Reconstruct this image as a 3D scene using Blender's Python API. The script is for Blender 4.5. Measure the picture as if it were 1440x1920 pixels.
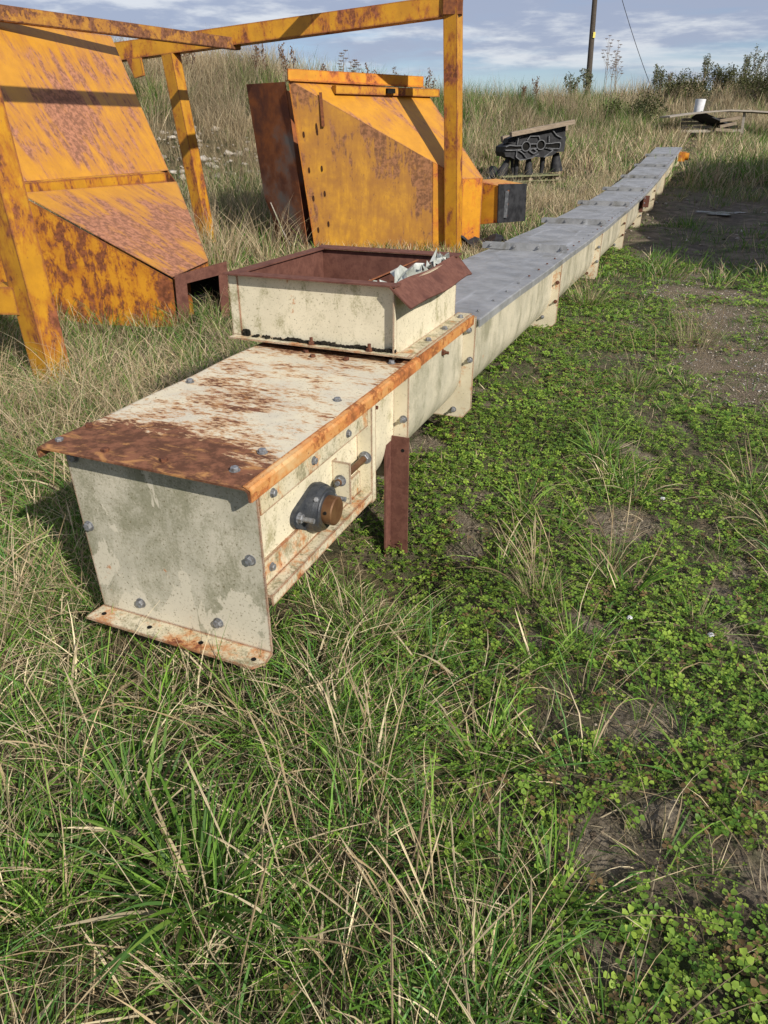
import bpy, bmesh, math, random
import numpy as np
from mathutils import Vector, Matrix
R=math.radians
for o in list(bpy.data.objects): bpy.data.objects.remove(o)
sc=bpy.context.scene; COL=sc.collection
# ------------------------------------------------------------------ camera
PIT=math.atan(715/1331.); YAW=math.atan(625/math.hypot(1331,715)); H=1.5
cd=bpy.data.cameras.new('camera'); cam=bpy.data.objects.new('camera',cd); COL.objects.link(cam)
cd.sensor_fit='VERTICAL'; cd.sensor_height=24; cd.lens=24*1331/1920.; cd.clip_start=.05; cd.clip_end=2000
cam.location=(0,0,H); cam.rotation_euler=(R(90)-PIT,0,YAW); sc.camera=cam
# ------------------------------------------------------------------ sun and sky
SUND=Vector((.716,-.442,.54)).normalized()           # towards the sun
sl=bpy.data.lights.new('sun','SUN'); sl.energy=5.0; sl.angle=R(.5); sl.color=(1,.93,.82)
so=bpy.data.objects.new('sun',sl); COL.objects.link(so); so.rotation_euler=SUND.to_track_quat('Z','Y').to_euler(); so.location=(8,-6,10)
W=bpy.data.worlds.new('World'); sc.world=W; W.use_nodes=True
sc.view_settings.view_transform='Standard'; sc.view_settings.look='None'; sc.view_settings.exposure=.27; sc.view_settings.gamma=1
def world():
    nt=W.node_tree; N=nt.nodes; L=nt.links; N.clear()
    out=N.new('ShaderNodeOutputWorld'); bg=N.new('ShaderNodeBackground'); sk=N.new('ShaderNodeTexSky')
    sk.sky_type='NISHITA'; sk.sun_disc=False; sk.sun_elevation=math.asin(SUND.z); sk.sun_rotation=math.atan2(SUND.x,SUND.y)
    sk.air_density=1.0; sk.dust_density=.3; sk.ozone_density=2.2; sk.altitude=100
    bg.inputs[1].default_value=.075
    tc=N.new('ShaderNodeTexCoord'); sep=N.new('ShaderNodeSeparateXYZ'); L.new(tc.outputs['Generated'],sep.inputs[0])
    def math_(op,a,b=None,c=None):
        n=N.new('ShaderNodeMath'); n.operation=op
        for i,v in enumerate((a,b,c)):
            if v is None: continue
            if isinstance(v,(int,float)): n.inputs[i].default_value=v
            else: L.new(v,n.inputs[i])
        return n.outputs[0]
    mp=N.new('ShaderNodeMapping'); mp.inputs['Scale'].default_value=(1,1,8.5); L.new(tc.outputs['Generated'],mp.inputs[0])
    n1=N.new('ShaderNodeTexNoise'); n1.inputs['Scale'].default_value=3.4; n1.inputs['Detail'].default_value=9; n1.inputs['Roughness'].default_value=.56; n1.inputs['Distortion'].default_value=.25
    L.new(mp.outputs[0],n1.inputs['Vector'])
    n2=N.new('ShaderNodeTexNoise'); n2.inputs['Scale'].default_value=7.5; n2.inputs['Detail'].default_value=8; n2.inputs['Roughness'].default_value=.6
    mp2=N.new('ShaderNodeMapping'); mp2.inputs['Scale'].default_value=(1,1,5.5); mp2.inputs['Location'].default_value=(3.1,1.7,.6); L.new(tc.outputs['Generated'],mp2.inputs[0]); L.new(mp2.outputs[0],n2.inputs['Vector'])
    # a clear strip low on the horizon, cloud above it
    mr=N.new('ShaderNodeMapRange'); mr.inputs[1].default_value=.070; mr.inputs[2].default_value=.105; mr.inputs[3].default_value=-.10; mr.inputs[4].default_value=.12; L.new(sep.outputs[2],mr.inputs[0])
    s=math_('ADD',n1.outputs[0],mr.outputs[0])
    cov=N.new('ShaderNodeMapRange'); cov.interpolation_type='SMOOTHSTEP'; cov.inputs[1].default_value=.35; cov.inputs[2].default_value=.60; cov.inputs[4].default_value=.85; L.new(s,cov.inputs[0])
    br=N.new('ShaderNodeMapRange'); br.interpolation_type='SMOOTHSTEP'; br.inputs[1].default_value=.47; br.inputs[2].default_value=.66; L.new(math_('ADD',n2.outputs[0],math_('MULTIPLY',math_('SUBTRACT',n1.outputs[0],.5),.35)),br.inputs[0])
    cc=N.new('ShaderNodeMix'); cc.data_type='RGBA'; cc.inputs[6].default_value=(4.3,4.8,6.3,1); cc.inputs[7].default_value=(8.6,8.8,9.2,1); L.new(br.outputs[0],cc.inputs[0])
    tint=N.new('ShaderNodeMix'); tint.data_type='RGBA'; tint.blend_type='MULTIPLY'; tint.inputs[0].default_value=1; tint.inputs[7].default_value=(.86,.92,1.10,1); L.new(sk.outputs[0],tint.inputs[6])
    mx=N.new('ShaderNodeMix'); mx.data_type='RGBA'; L.new(cov.outputs[0],mx.inputs[0]); L.new(tint.outputs[2],mx.inputs[6]); L.new(cc.outputs[2],mx.inputs[7])
    L.new(mx.outputs[2],bg.inputs[0]); L.new(bg.outputs[0],out.inputs[0])
world()
# ------------------------------------------------------------------ object helpers
def tag(o,label=None,cat=None,group=None,kind=None):
    if label: o['label']=label
    if cat: o['category']=cat
    if group: o['group']=group
    if kind: o['kind']=kind
    return o
def thing(name,loc,label,cat,group=None):
    o=bpy.data.objects.new(name,None); COL.objects.link(o); o.location=loc; o.empty_display_size=.1
    bpy.context.view_layer.update()
    return tag(o,label,cat,group)
def link(name,me,mat=None,parent=None):
    o=bpy.data.objects.new(name,me); COL.objects.link(o)
    if mat is not None and len(me.materials)==0: me.materials.append(mat)
    if parent is not None:
        o.parent=parent
        p=Vector(); q=parent
        while q is not None: p+=q.location; q=q.parent
        o.location=-p
    return o
class MB:
    def __init__(s): s.v=[]; s.f=[]; s.sm=[]
    def add(s,vs,fs,smooth=False):
        b=len(s.v); s.v+= [tuple(v) for v in vs]; s.f+=[tuple(i+b for i in f) for f in fs]; s.sm+=[smooth]*len(fs); return s
    def box(s,c,d,M=None):
        x,y,z=[k/2 for k in d]; c=Vector(c)
        vs=[Vector((i*x,j*y,k*z)) for i in(-1,1) for j in(-1,1) for k in(-1,1)]
        vs=[(M@v if M else v)+c for v in vs]
        return s.add(vs,[(0,1,3,2),(4,6,7,5),(0,4,5,1),(2,3,7,6),(0,2,6,4),(1,5,7,3)])
    def bb(s,x0,x1,y0,y1,z0,z1): return s.box(((x0+x1)/2,(y0+y1)/2,(z0+z1)/2),(abs(x1-x0),abs(y1-y0),abs(z1-z0)))
    def beam(s,a,b,w,h,up=(0,0,1)):
        a=Vector(a);b=Vector(b);d=(b-a).normalized();u=Vector(up);x=d.cross(u).normalized();u=x.cross(d)
        M=Matrix((x,d,u)).transposed()
        return s.box((a+b)/2,(w,(b-a).length,h),M)
    def prism(s,poly,off,smooth=False):
        """poly: list of 3D points, off: extrusion vector"""
        n=len(poly); p=[Vector(q) for q in poly]; o=Vector(off)
        s.add(p+[q+o for q in p],[tuple(range(n))[::-1],tuple(range(n,2*n))]+[(i,(i+1)%n,(i+1)%n+n,i+n) for i in range(n)])
        return s
    def cyl(s,a,b,r0,r1=None,n=20,smooth=True,caps=True):
        r1=r0 if r1 is None else r1; a=Vector(a);b=Vector(b);d=(b-a).normalized()
        t=Vector((0,0,1)) if abs(d.z)<.9 else Vector((1,0,0)); x=d.cross(t).normalized(); y=d.cross(x)
        vs=[a+(x*math.cos(k*2*math.pi/n)+y*math.sin(k*2*math.pi/n))*r0 for k in range(n)]+[b+(x*math.cos(k*2*math.pi/n)+y*math.sin(k*2*math.pi/n))*r1 for k in range(n)]
        s.add(vs,[(i,(i+1)%n,(i+1)%n+n,i+n) for i in range(n)],smooth)
        if caps: s.add(vs,[tuple(range(n))[::-1],tuple(range(n,2*n))])
        return s
    def tube(s,pts,r,n=6):
        for i in range(len(pts)-1):
            ra=r[i] if isinstance(r,(list,tuple)) else r; rb=r[i+1] if isinstance(r,(list,tuple)) else r
            s.cyl(pts[i],pts[i+1],ra,rb,n,True,True)
        return s
    def mesh(s,name):
        me=bpy.data.meshes.new(name); me.from_pydata(s.v,[],s.f); me.update()
        me.polygons.foreach_set('use_smooth',s.sm)
        bm=bmesh.new(); bm.from_mesh(me); bmesh.ops.recalc_face_normals(bm,faces=bm.faces); bm.to_mesh(me); bm.free()
        return me
    def build(s,name,mat,parent=None): return link(name,s.mesh(name),mat,parent)
# ------------------------------------------------------------------ material helpers
class NT:
    def __init__(s,name):
        s.m=bpy.data.materials.new(name); s.m.use_nodes=True; s.t=s.m.node_tree; s.t.nodes.clear(); s.N=s.t.nodes; s.L=s.t.links
        s.out=s.N.new('ShaderNodeOutputMaterial'); s.b=s.N.new('ShaderNodeBsdfPrincipled'); s.L.new(s.b.outputs[0],s.out.inputs[0])
        s.tc=s.N.new('ShaderNodeTexCoord')
    def put(s,sock,v):
        if hasattr(v,'is_output') or hasattr(v,'links'): s.L.new(v,sock)
        elif isinstance(v,(tuple,list)) and len(v)==3 and sock.type=='RGBA': sock.default_value=(*v,1)
        else: sock.default_value=v
    def math(s,op,*a):
        n=s.N.new('ShaderNodeMath'); n.operation=op
        for i,v in enumerate(a): s.put(n.inputs[i],v)
        return n.outputs[0]
    def map(s,scale=(1,1,1),loc=(0,0,0),rot=(0,0,0),src='Object'):
        m=s.N.new('ShaderNodeMapping'); s.L.new(s.tc.outputs[src],m.inputs[0]); m.inputs['Scale'].default_value=scale; m.inputs['Location'].default_value=loc; m.inputs['Rotation'].default_value=rot
        return m.outputs[0]
    def noise(s,vec,scale,detail=6,rough=.6,dist=0,col=False):
        n=s.N.new('ShaderNodeTexNoise'); s.L.new(vec,n.inputs['Vector']); n.inputs['Scale'].default_value=scale; n.inputs['Detail'].default_value=detail; n.inputs['Roughness'].default_value=rough; n.inputs['Distortion'].default_value=dist
        return n.outputs[1 if col else 0]
    def vor(s,vec,scale,out=0,feature='F1'):
        n=s.N.new('ShaderNodeTexVoronoi'); n.feature=feature; s.L.new(vec,n.inputs['Vector']); n.inputs['Scale'].default_value=scale
        return n.outputs[out]
    def ramp(s,v,a,b,lo=0,hi=1,smooth=True):
        n=s.N.new('ShaderNodeMapRange'); n.interpolation_type='SMOOTHSTEP' if smooth else 'LINEAR'
        s.put(n.inputs[0],v); n.inputs[1].default_value=a; n.inputs[2].default_value=b; n.inputs[3].default_value=lo; n.inputs[4].default_value=hi
        return n.outputs[0]
    def mix(s,f,a,b,mode='MIX'):
        n=s.N.new('ShaderNodeMix'); n.data_type='RGBA'; n.blend_type=mode; s.put(n.inputs[0],f); s.put(n.inputs[6],a); s.put(n.inputs[7],b)
        return n.outputs[2]
    def xyz(s,vec):
        n=s.N.new('ShaderNodeSeparateXYZ'); s.L.new(vec,n.inputs[0]); return n.outputs
    def edge(s,r):
        b=s.N.new('ShaderNodeBevel'); b.samples=4; b.inputs[0].default_value=r
        g=s.N.new('ShaderNodeNewGeometry'); d=s.N.new('ShaderNodeVectorMath'); d.operation='DOT_PRODUCT'; s.L.new(b.outputs[0],d.inputs[0]); s.L.new(g.outputs['Normal'],d.inputs[1])
        return s.math('SUBTRACT',1.0,d.outputs['Value'])
    def bump(s,h,strength=.3,dist=.002):
        b=s.N.new('ShaderNodeBump'); b.inputs['Strength'].default_value=strength; b.inputs['Distance'].default_value=dist; s.L.new(h,b.inputs['Height']); s.L.new(b.outputs[0],s.b.inputs['Normal'])
    def done(s,col,rough,metal=0,spec=.5):
        s.put(s.b.inputs['Base Color'],col); s.put(s.b.inputs['Roughness'],rough); s.put(s.b.inputs['Metallic'],metal)
        s.b.inputs['Specular IOR Level'].default_value=spec
        return s.m
def painted(name,base,base2,rust=(.115,.04,.02),orange=(.42,.15,.035),amt=.5,scale=6,stretch=(1,1,1),rot=(0,0,0),edge_r=.012,edge_a=.6,
            dirt=None,dirt_amt=.5,dirt_scale=3,grad=None,speck=.0,rough=.5,spec=.4,halo=.10,streak=0,big_a=.35,patch=None,big_s=2.2,dent=6.0,vary=.35,fw=.28):
    n=NT(name); v=n.map(stretch,rot=rot); p=n.map()
    big=n.noise(v,scale,8,.66,.4); fine=n.noise(v,scale*5,6,.7); g0=n.noise(p,big_s,3,.5)
    r=n.math('ADD',n.math('MULTIPLY',big,1-fw),n.math('MULTIPLY',fine,fw))
    r=n.math('ADD',r,n.math('MULTIPLY',n.math('SUBTRACT',g0,.5),big_a))
    if streak:
        sv=n.map((14,14,.8)); r=n.math('ADD',r,n.math('MULTIPLY',n.math('SUBTRACT',n.noise(sv,2.0,5,.6),.5),streak))
    if grad:
        for (ax,a,b,k) in grad:
            r=n.math('ADD',r,n.ramp(n.xyz(p)[ax],a,b,k,0))
    if edge_a:
        r=n.math('ADD',r,n.math('MULTIPLY',n.ramp(n.edge(edge_r),.0,.35),edge_a))
    th=1-amt
    col=n.mix(n.ramp(n.noise(p,5,6,.65),.35,.68),base,base2)
    if dirt:
        dm=n.ramp(n.math('ADD',n.math('MULTIPLY',n.noise(n.map((1,1,.6)),dirt_scale,9,.72,.3),.8),n.math('MULTIPLY',n.noise(p,140,2,.5),.2)),.62-dirt_amt*.25,.70-dirt_amt*.1)
        col=n.mix(n.math('MULTIPLY',dm,.85),col,dirt)
    if patch:
        pm=n.ramp(n.math('ADD',n.noise(n.map((1,1,.45)),9,7,.62,.5),n.ramp(n.xyz(p)[2],.12,.50,.10,-.12)),.55,.575); col=n.mix(n.math('MULTIPLY',pm,.85),col,patch)
    if speck:
        sp=n.ramp(n.noise(p,95,4,.75),.66-speck*.1,.72-speck*.08); col=n.mix(n.math('MULTIPLY',sp,.8),col,(.12,.10,.05))
    col=n.mix(n.math('MULTIPLY',n.ramp(r,th-halo,th),.75),col,orange)
    rc=n.mix(n.ramp(n.noise(p,22,6,.7),.4,.62),rust,tuple(min(1,c*2.1) for c in rust)); rc=n.mix(n.ramp(n.noise(v,scale*1.7,7,.68,.5),.52,.66,0,vary),rc,orange)
    rm=n.math('MAXIMUM',n.ramp(r,th-.015,th+.035),n.math('MULTIPLY',n.ramp(n.noise(v,scale*9,4,.75),.685-amt*.12,.72-amt*.12),n.ramp(r,th-.24,th-.08)))
    col=n.mix(rm,col,rc)
    n.bump(n.math('ADD',n.math('MULTIPLY',n.noise(p,2.6,3,.5),dent),n.math('ADD',n.math('MULTIPLY',rm,-.35),n.math('MULTIPLY',n.noise(p,130,5,.7),.5))),.4,.003)
    return n.done(col,n.math('ADD',n.math('MULTIPLY',rm,.85-rough),rough),0,spec)
def solid(name,a,b,scale=30,rough=.6,metal=0,bump=.3,bd=.002,spec=.5,c=None):
    n=NT(name); p=n.map(); f=n.noise(p,scale,7,.65,.2); col=n.mix(n.ramp(f,.35,.65),a,b)
    if c: col=n.mix(n.ramp(n.noise(p,scale*.25,6,.65),.52,.66),col,c)
    n.bump(n.noise(p,scale*5,5,.7),bump,bd); return n.done(col,rough,metal,spec)
CREAM=(.66,.60,.44); CREAM2=(.54,.49,.365)
M={}
M['lid']=painted('lid_paint',vary=.8,base=(.50,.46,.37),base2=(.60,.54,.40),amt=.452,scale=10,stretch=(.55,1.35,1),rot=(0,0,.5),edge_r=.014,edge_a=.35,grad=[(1,1.42,1.80,.27),(1,2.80,2.50,.16)],speck=.7,halo=.075,fw=.46,rough=.6,spec=.25,rust=(.095,.04,.022),orange=(.42,.21,.075))
M['lip']=painted('lip_paint',(.55,.38,.19),(.46,.22,.07),amt=.53,scale=10,stretch=(1,.8,1),edge_r=.01,edge_a=.15,halo=.18,rust=(.20,.07,.02),orange=(.48,.19,.045))
M['endp']=painted('end_plate_paint',(.50,.465,.375),(.38,.36,.285),amt=.30,scale=9,edge_r=.014,edge_a=1.0,dirt=(.21,.205,.135),dirt_amt=.7,dirt_scale=5,speck=.9,patch=(.54,.50,.40),halo=.05,rough=.75,spec=.2)
M['cream']=painted('cream_paint',CREAM,CREAM2,amt=.335,scale=8,edge_r=.014,edge_a=.8,dirt=(.30,.27,.15),dirt_amt=.4,dirt_scale=9,speck=.8,halo=.06,rough=.55,spec=.3)
M['ledge']=painted('mossy_cream_paint',CREAM2,(.50,.43,.28),amt=.395,scale=10,edge_r=.013,edge_a=.7,dirt=(.16,.15,.08),dirt_amt=.62,dirt_scale=14,speck=1,halo=.12,rough=.7,spec=.2)
M['trough']=painted('trough_paint',(.54,.495,.385),(.41,.385,.30),amt=.29,scale=5,edge_r=.008,edge_a=.35,dirt=(.22,.21,.145),dirt_amt=.65,dirt_scale=5,speck=.4,halo=.05,rough=.5,spec=.35,streak=.25)
M['flange']=painted('flange_paint',(.61,.55,.41),(.52,.46,.33),amt=.375,scale=8,edge_r=.014,edge_a=.8,dirt=(.36,.30,.17),dirt_amt=.2,speck=.5,halo=.10,rough=.55,spec=.3)
M['inlet']=painted('inlet_paint',(.64,.585,.44),(.56,.51,.38),amt=.30,scale=8,edge_r=.012,edge_a=.8,dirt=(.26,.24,.13),dirt_amt=.5,dirt_scale=11,speck=.75,halo=.05,rough=.6,spec=.25)
M['rust_slot_shade']=solid('rusty_slot_shade',(.030,.014,.010),(.05,.022,.013),30,.9,0,.3,.002,.1)  # rust brown, darkened to stand in for shade inside the slots
M['rail']=painted('rail_paint',(.45,.24,.04),(.34,.17,.035),rust=(.10,.045,.025),orange=(.28,.12,.035),amt=.52,scale=7,edge_r=.02,edge_a=.3,halo=.15,rough=.6,spec=.2)
M['rust']=solid('rust_steel',(.105,.045,.034),(.15,.068,.05),40,.85,0,.5,.002,.15,(.085,.036,.028))
M['rust2']=solid('bright_rust',(.20,.075,.03),(.12,.045,.025),25,.85,0,.5,.002,.15)
M['orange']=painted('orange_paint',(.53,.245,.018),(.43,.19,.017),rust=(.17,.05,.017),orange=(.46,.145,.02),amt=.42,scale=3.2,stretch=(1,1,.8),edge_r=.03,edge_a=.3,grad=[(2,.0,.9,.045)],halo=.09,rough=.45,spec=.35)
M['orange_slope']=painted('orange_slope_paint',(.48,.23,.022),(.41,.19,.022),rust=(.175,.078,.045),orange=(.36,.155,.04),amt=.455,scale=4.2,stretch=(.5,2.0,.5),big_a=.75,big_s=1.1,edge_r=.04,edge_a=.22,halo=.12,rough=.4,spec=.4,grad=[(2,.45,.95,.045)])
M['orange_wall']=painted('orange_wall_paint',(.52,.235,.018),(.42,.17,.016),rust=(.11,.036,.015),orange=(.33,.105,.018),amt=.485,scale=8,stretch=(1,1,.6),edge_r=.03,edge_a=.3,halo=.08,rough=.5,spec=.3,streak=.16)
M['orange_dull']=painted('dull_orange_paint',(.49,.25,.022),(.34,.165,.028),rust=(.13,.06,.028),orange=(.26,.115,.028),amt=.465,scale=3.4,stretch=(1,1,.45),big_a=.6,big_s=1.0,edge_r=.03,edge_a=.3,halo=.26,rough=.55,spec=.3,streak=.22)
M['orange_frame']=painted('frame_paint',(.48,.235,.018),(.38,.18,.018),rust=(.12,.04,.018),orange=(.32,.11,.02),amt=.44,scale=5,stretch=(1,1,.5),edge_r=.035,edge_a=.75,halo=.09,rough=.45,spec=.35)
M['burnt']=solid('burnt_rust',(.12,.045,.028),(.30,.10,.03),3.2,.75,0,.4,.002,.3,(.15,.14,.13))
def m_galv():
    n=NT('galvanised_steel'); p=n.map(); s=n.map((6,.35,1)); v=n.vor(p,26,1)
    sp=n.xyz(v)[0]
    col=n.mix(n.ramp(n.noise(p,4,7,.65),.35,.68),(.185,.19,.195),(.30,.305,.31))
    col=n.mix(n.math('MULTIPLY',sp,.3),col,(.34,.35,.365))
    col=n.mix(n.ramp(n.noise(s,3,6,.6),.58,.72,0,.55),col,(.45,.47,.5))
    col=n.mix(n.ramp(n.noise(n.map((1,.5,1)),2.6,9,.72,.6),.50,.66,0,.75),col,(.15,.145,.125))
    n.bump(n.noise(p,30,5,.6),.15,.001)
    return n.done(col,n.ramp(n.noise(p,7,5,.6),.3,.7,.45,.65),.25,.5)
M['galv']=m_galv()
M['zinc']=solid('zinc_bolt',(.27,.285,.31),(.15,.145,.14),90,.55,.5,.4,.001)
M['rustbolt']=solid('rusty_bolt',(.07,.03,.022),(.15,.06,.03),60,.85,0,.4,.001,.2)
M['steelblue']=solid('bearing_paint',(.028,.032,.040),(.06,.065,.072),25,.45,.2,.6,.003,.4,(.075,.06,.035))
M['shaft']=solid('oxidised_shaft',(.12,.055,.025),(.17,.09,.04),20,.5,.4,.3,.001,.5,(.09,.045,.03))
M['black']=solid('black_casting',(.012,.0125,.015),(.032,.033,.037),8,.65,0,.4,.003,.25)
M['blackedge']=solid('worn_grey_casting',(.12,.125,.135),(.05,.053,.06),20,.6,0,.3,.002)
M['grime']=solid('black_grime',(.012,.011,.009),(.03,.027,.02),60,.95,0,1,.006,.1)
M['white']=solid('white_plastic',(.62,.63,.65),(.50,.51,.53),10,.5)
M['plasticscrap']=solid('dirty_plastic',(.50,.52,.49),(.30,.32,.29),16,.35,0,.3,.002,.5,(.12,.12,.08))
M['hole']=solid('hole_shade_hinge_black',(.008,.008,.008),(.014,.013,.012),20,.9,0,.1,.001,.1)  # near-black: shade inside holes put into colour; plain black on hinge block
M['leaf']=None
def m_wood(name,a,b):
    n=NT(name); s=n.map((1.2,1.2,14)); col=n.mix(n.ramp(n.noise(s,6,7,.65),.35,.65),a,b); n.bump(n.noise(s,20,5,.6),.4,.003); return n.done(col,.8,0,.2)
M['wood']=m_wood('weathered_wood',(.30,.24,.18),(.17,.135,.10)); M['wood2']=m_wood('grey_wood',(.34,.31,.27),(.22,.195,.165)); M['pole']=m_wood('creosoted_pole',(.045,.036,.03),(.09,.075,.06))
M['mossy']=m_wood('mossy_pallet',(.20,.20,.11),(.12,.13,.07))
def m_blade(name,rough=.55,trans=.35):
    n=NT(name); a=n.N.new('ShaderNodeAttribute'); a.attribute_name='Col'; col=a.outputs['Color']
    n.done(col,rough,0,.25); t=n.N.new('ShaderNodeBsdfTranslucent'); n.L.new(col,t.inputs[0]); mx=n.N.new('ShaderNodeMixShader'); mx.inputs[0].default_value=trans
    n.L.new(n.b.outputs[0],mx.inputs[1]); n.L.new(t.outputs[0],mx.inputs[2]); n.L.new(mx.outputs[0],n.out.inputs[0]); return n.m
M['blade']=m_blade('grass_blades'); M['clover']=m_blade('clover_leaves',.5,.3)
# ------------------------------------------------------------------ terrain functions (numpy)
cy,sy=math.cos(YAW),math.sin(YAW)
def latf(x,y): return x*cy+y*sy, -x*sy+y*cy
def xy(lat,f): return lat*cy-f*sy, lat*sy+f*cy
_lat={}
def vn(x,y,s,seed=0):
    if seed not in _lat: _lat[seed]=np.random.RandomState(seed).rand(256,256)
    T=_lat[seed]; x=np.asarray(x)/s+57.3; y=np.asarray(y)/s+91.7
    xi=np.floor(x).astype(int); yi=np.floor(y).astype(int); fx=x-xi; fy=y-yi; fx=fx*fx*(3-2*fx); fy=fy*fy*(3-2*fy)
    a=T[xi%256,yi%256]; b=T[(xi+1)%256,yi%256]; c=T[xi%256,(yi+1)%256]; d=T[(xi+1)%256,(yi+1)%256]
    return (a*(1-fx)+b*fx)*(1-fy)+(c*(1-fx)+d*fx)*fy
def fbm(x,y,s,seed=0,o=4):
    t=0;w=0
    for k in range(o): t=t+vn(x,y,s/2**k,seed+k)*.5**k; w+=.5**k
    return t/w
def sst(x,a,b):
    t=np.clip((x-a)/(b-a),0,1); return t*t*(3-2*t)
AZ =[-60,-30,-10,-3,7,10.5,19,27,60]
DF =[14,14,15,16.5,21,24,31,33,36]
ZF =[.15,.15,.2,.3,.7,.9,1.5,1.5,1.5]
F0 =[10.5,10.5,11,11,11,11,14,14,14]
HC =[3.2,3.1,2.85,2.3,1.65,1.6,1.75,1.95,2.2]
WD =[6.5,6.5,6.5,7,8,8.5,9,9,9]
def foot(x,y):
    la,f=latf(np.asarray(x,float),np.asarray(y,float)); az=np.degrees(np.arctan2(la,np.maximum(f,.01)))
    return la,f,az,np.interp(az,AZ,DF)
def gz(x,y,fine=True):
    la,f,az,D=foot(x,y)
    base=np.interp(f,[0,1,2.6,3.4,6,9,13.7],[-.10,-.08,-.14,-.07,-.045,-.065,-.055])
    f0=np.interp(az,AZ,F0); zf=np.interp(az,AZ,ZF)
    z=base+zf*np.clip((f-f0)/(D-f0),0,1)**1.6
    wp=np.exp(-(((la-3.3)/2.0)**2+((f-20.2)/2.2)**2)); z=z*(1-wp)+.27*wp
    u=(f-D+ .9*(fbm(x,y,5,3)-.5)*2)/np.interp(az,AZ,WD)
    z=z+np.interp(az,AZ,HC)*(sst(u,0,1)*.75+.25*np.clip(u,0,1)) + sst(u,0,.6)*(fbm(x,y,3.2,21)-.5)*.45
    z=z-.16*np.exp(-(((np.asarray(x)+5.0)/1.3)**2+((np.asarray(y)-5.0)/1.0)**2))
    z=z-.09*np.exp(-(((np.asarray(x)+4.2)/.8)**2+((np.asarray(y)-3.55)/.8)**2))
    z=z-.15*np.exp(-(((np.asarray(x)+.92)/.36)**2+((np.asarray(y)-2.45)/.42)**2))
    # unseen heap added on the right to throw shade across the track
    X=np.asarray(x,float);Y=np.asarray(y,float)
    z=z+4.7*sst(X+.04*(Y-15),2.2,5.1)*sst(Y,6.0,8.5)*(1-sst(Y,20,29))*(1-sst(X,9,15))
    if fine:
        k=np.clip(1.2-f/14,0.15,1)
        z=z+(fbm(x,y,.5,40,4)-.5)*.05*k+(fbm(x,y,.11,47,3)-.5)*.035*np.clip(1.5-f/4,0,1)+(fbm(x,y,1.9,44,3)-.5)*.06
        rut=np.exp(-((la-.42*f-.3)/.5)**2)*sst(f,7,9)*(1-sst(f,18,22)); z=z-.05*rut
        pm=np.exp(-(((la-6.95)/.62)**2+((f-15.9)/.55)**2)**2); z=z*(1-pm)+.0*pm
    return z
# zone masks: 1 = that cover
def zones(x,y):
    la,f,az,D=foot(x,y)
    n1=fbm(x,y,.55,60); n2=fbm(x,y,1.6,64); n3=fbm(x,y,.22,68,3)
    bnd=np.interp(f,[0,.8,1.5,2.3,3],[.42,.30,.12,-.02,-.12])
    right=sst(la+ (n1-.5)*.7,bnd-.10,bnd+.22)*(np.asarray(x)>-1.35)
    right=np.where((f>3),(np.asarray(x)>-1.35)*1.0,right)
    # bare gravel area right of the trough
    gr=sst(f+(n2-.5)*3.6,3.0,5.0)*sst(la+(n1-.5)*1.6,1.15,1.9)*sst(n1*.36+n2*.26+n3*.38,.36,.60)
    dist=np.asarray(x)+1.0
    gr=gr*(f<25)*sst(dist+(n1-.5)*.9,.45,1.1)
    wet=sst(f+(n2-.5)*5+(n1-.5)*2,8.0,10.5)*(1-sst(f+(n2-.5)*4,17.0,20.5))*sst(la-.27*f+(n2-.5)*2.4+(n1-.5)*1.0,-.1,.9)
    gr=np.clip(np.maximum(gr*(1-sst(f,9,13)*.35),wet*(.55+.9*sst(n1*.5+n2*.5,.38,.55))),0,1)*right
    soil=right*sst(n1*.5+n3*.5,.61,.68)*(f<5)
    for (a,b,rr) in ((.80,1.60,.13),(.56,1.16,.10),(.55,2.05,.05),(1.12,2.9,.16),(.72,1.25,.07),(.93,1.05,.09)):
        soil=np.maximum(soil,np.exp(-(((la-a)**2+(f-b)**2)/rr**2))*right*1.3)
    return dict(right=right,gravel=np.clip(gr,0,1),wet=wet*right,soil=np.clip(soil,0,1),la=la,f=f,az=az,D=D)
def ground():
    azs=np.concatenate([np.linspace(-180,-42,24)[:-1],np.linspace(-42,42,430),np.linspace(42,180,24)[1:]])
    rs=np.concatenate([[0.0],np.geomspace(.25,8,300),np.geomspace(8,60,220)[1:],np.geomspace(60,900,26)[1:]])
    A,Rr=np.meshgrid(np.radians(azs),rs); la=Rr*np.sin(A); f=Rr*np.cos(A); x,y=xy(la,f)
    z=gz(x,y); far=sst(Rr,55,120); z=z*(1-far)+far*(.0)
    n,m=A.shape; co=np.stack([x,y,z],-1).reshape(-1,3)
    idx=np.arange(n*m).reshape(n,m); q=np.stack([idx[:-1,:-1],idx[:-1,1:],idx[1:,1:],idx[1:,:-1]],-1).reshape(-1,4)
    Z=zones(co[:,0],co[:,1]); col=np.zeros((len(co),4),np.float32)
    col[:,0]=Z['gravel']; col[:,1]=Z['soil']; col[:,2]=Z['wet']; col[:,3]=Z['right']
    me=npmesh('ground',co,q,col,True); return me
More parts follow.
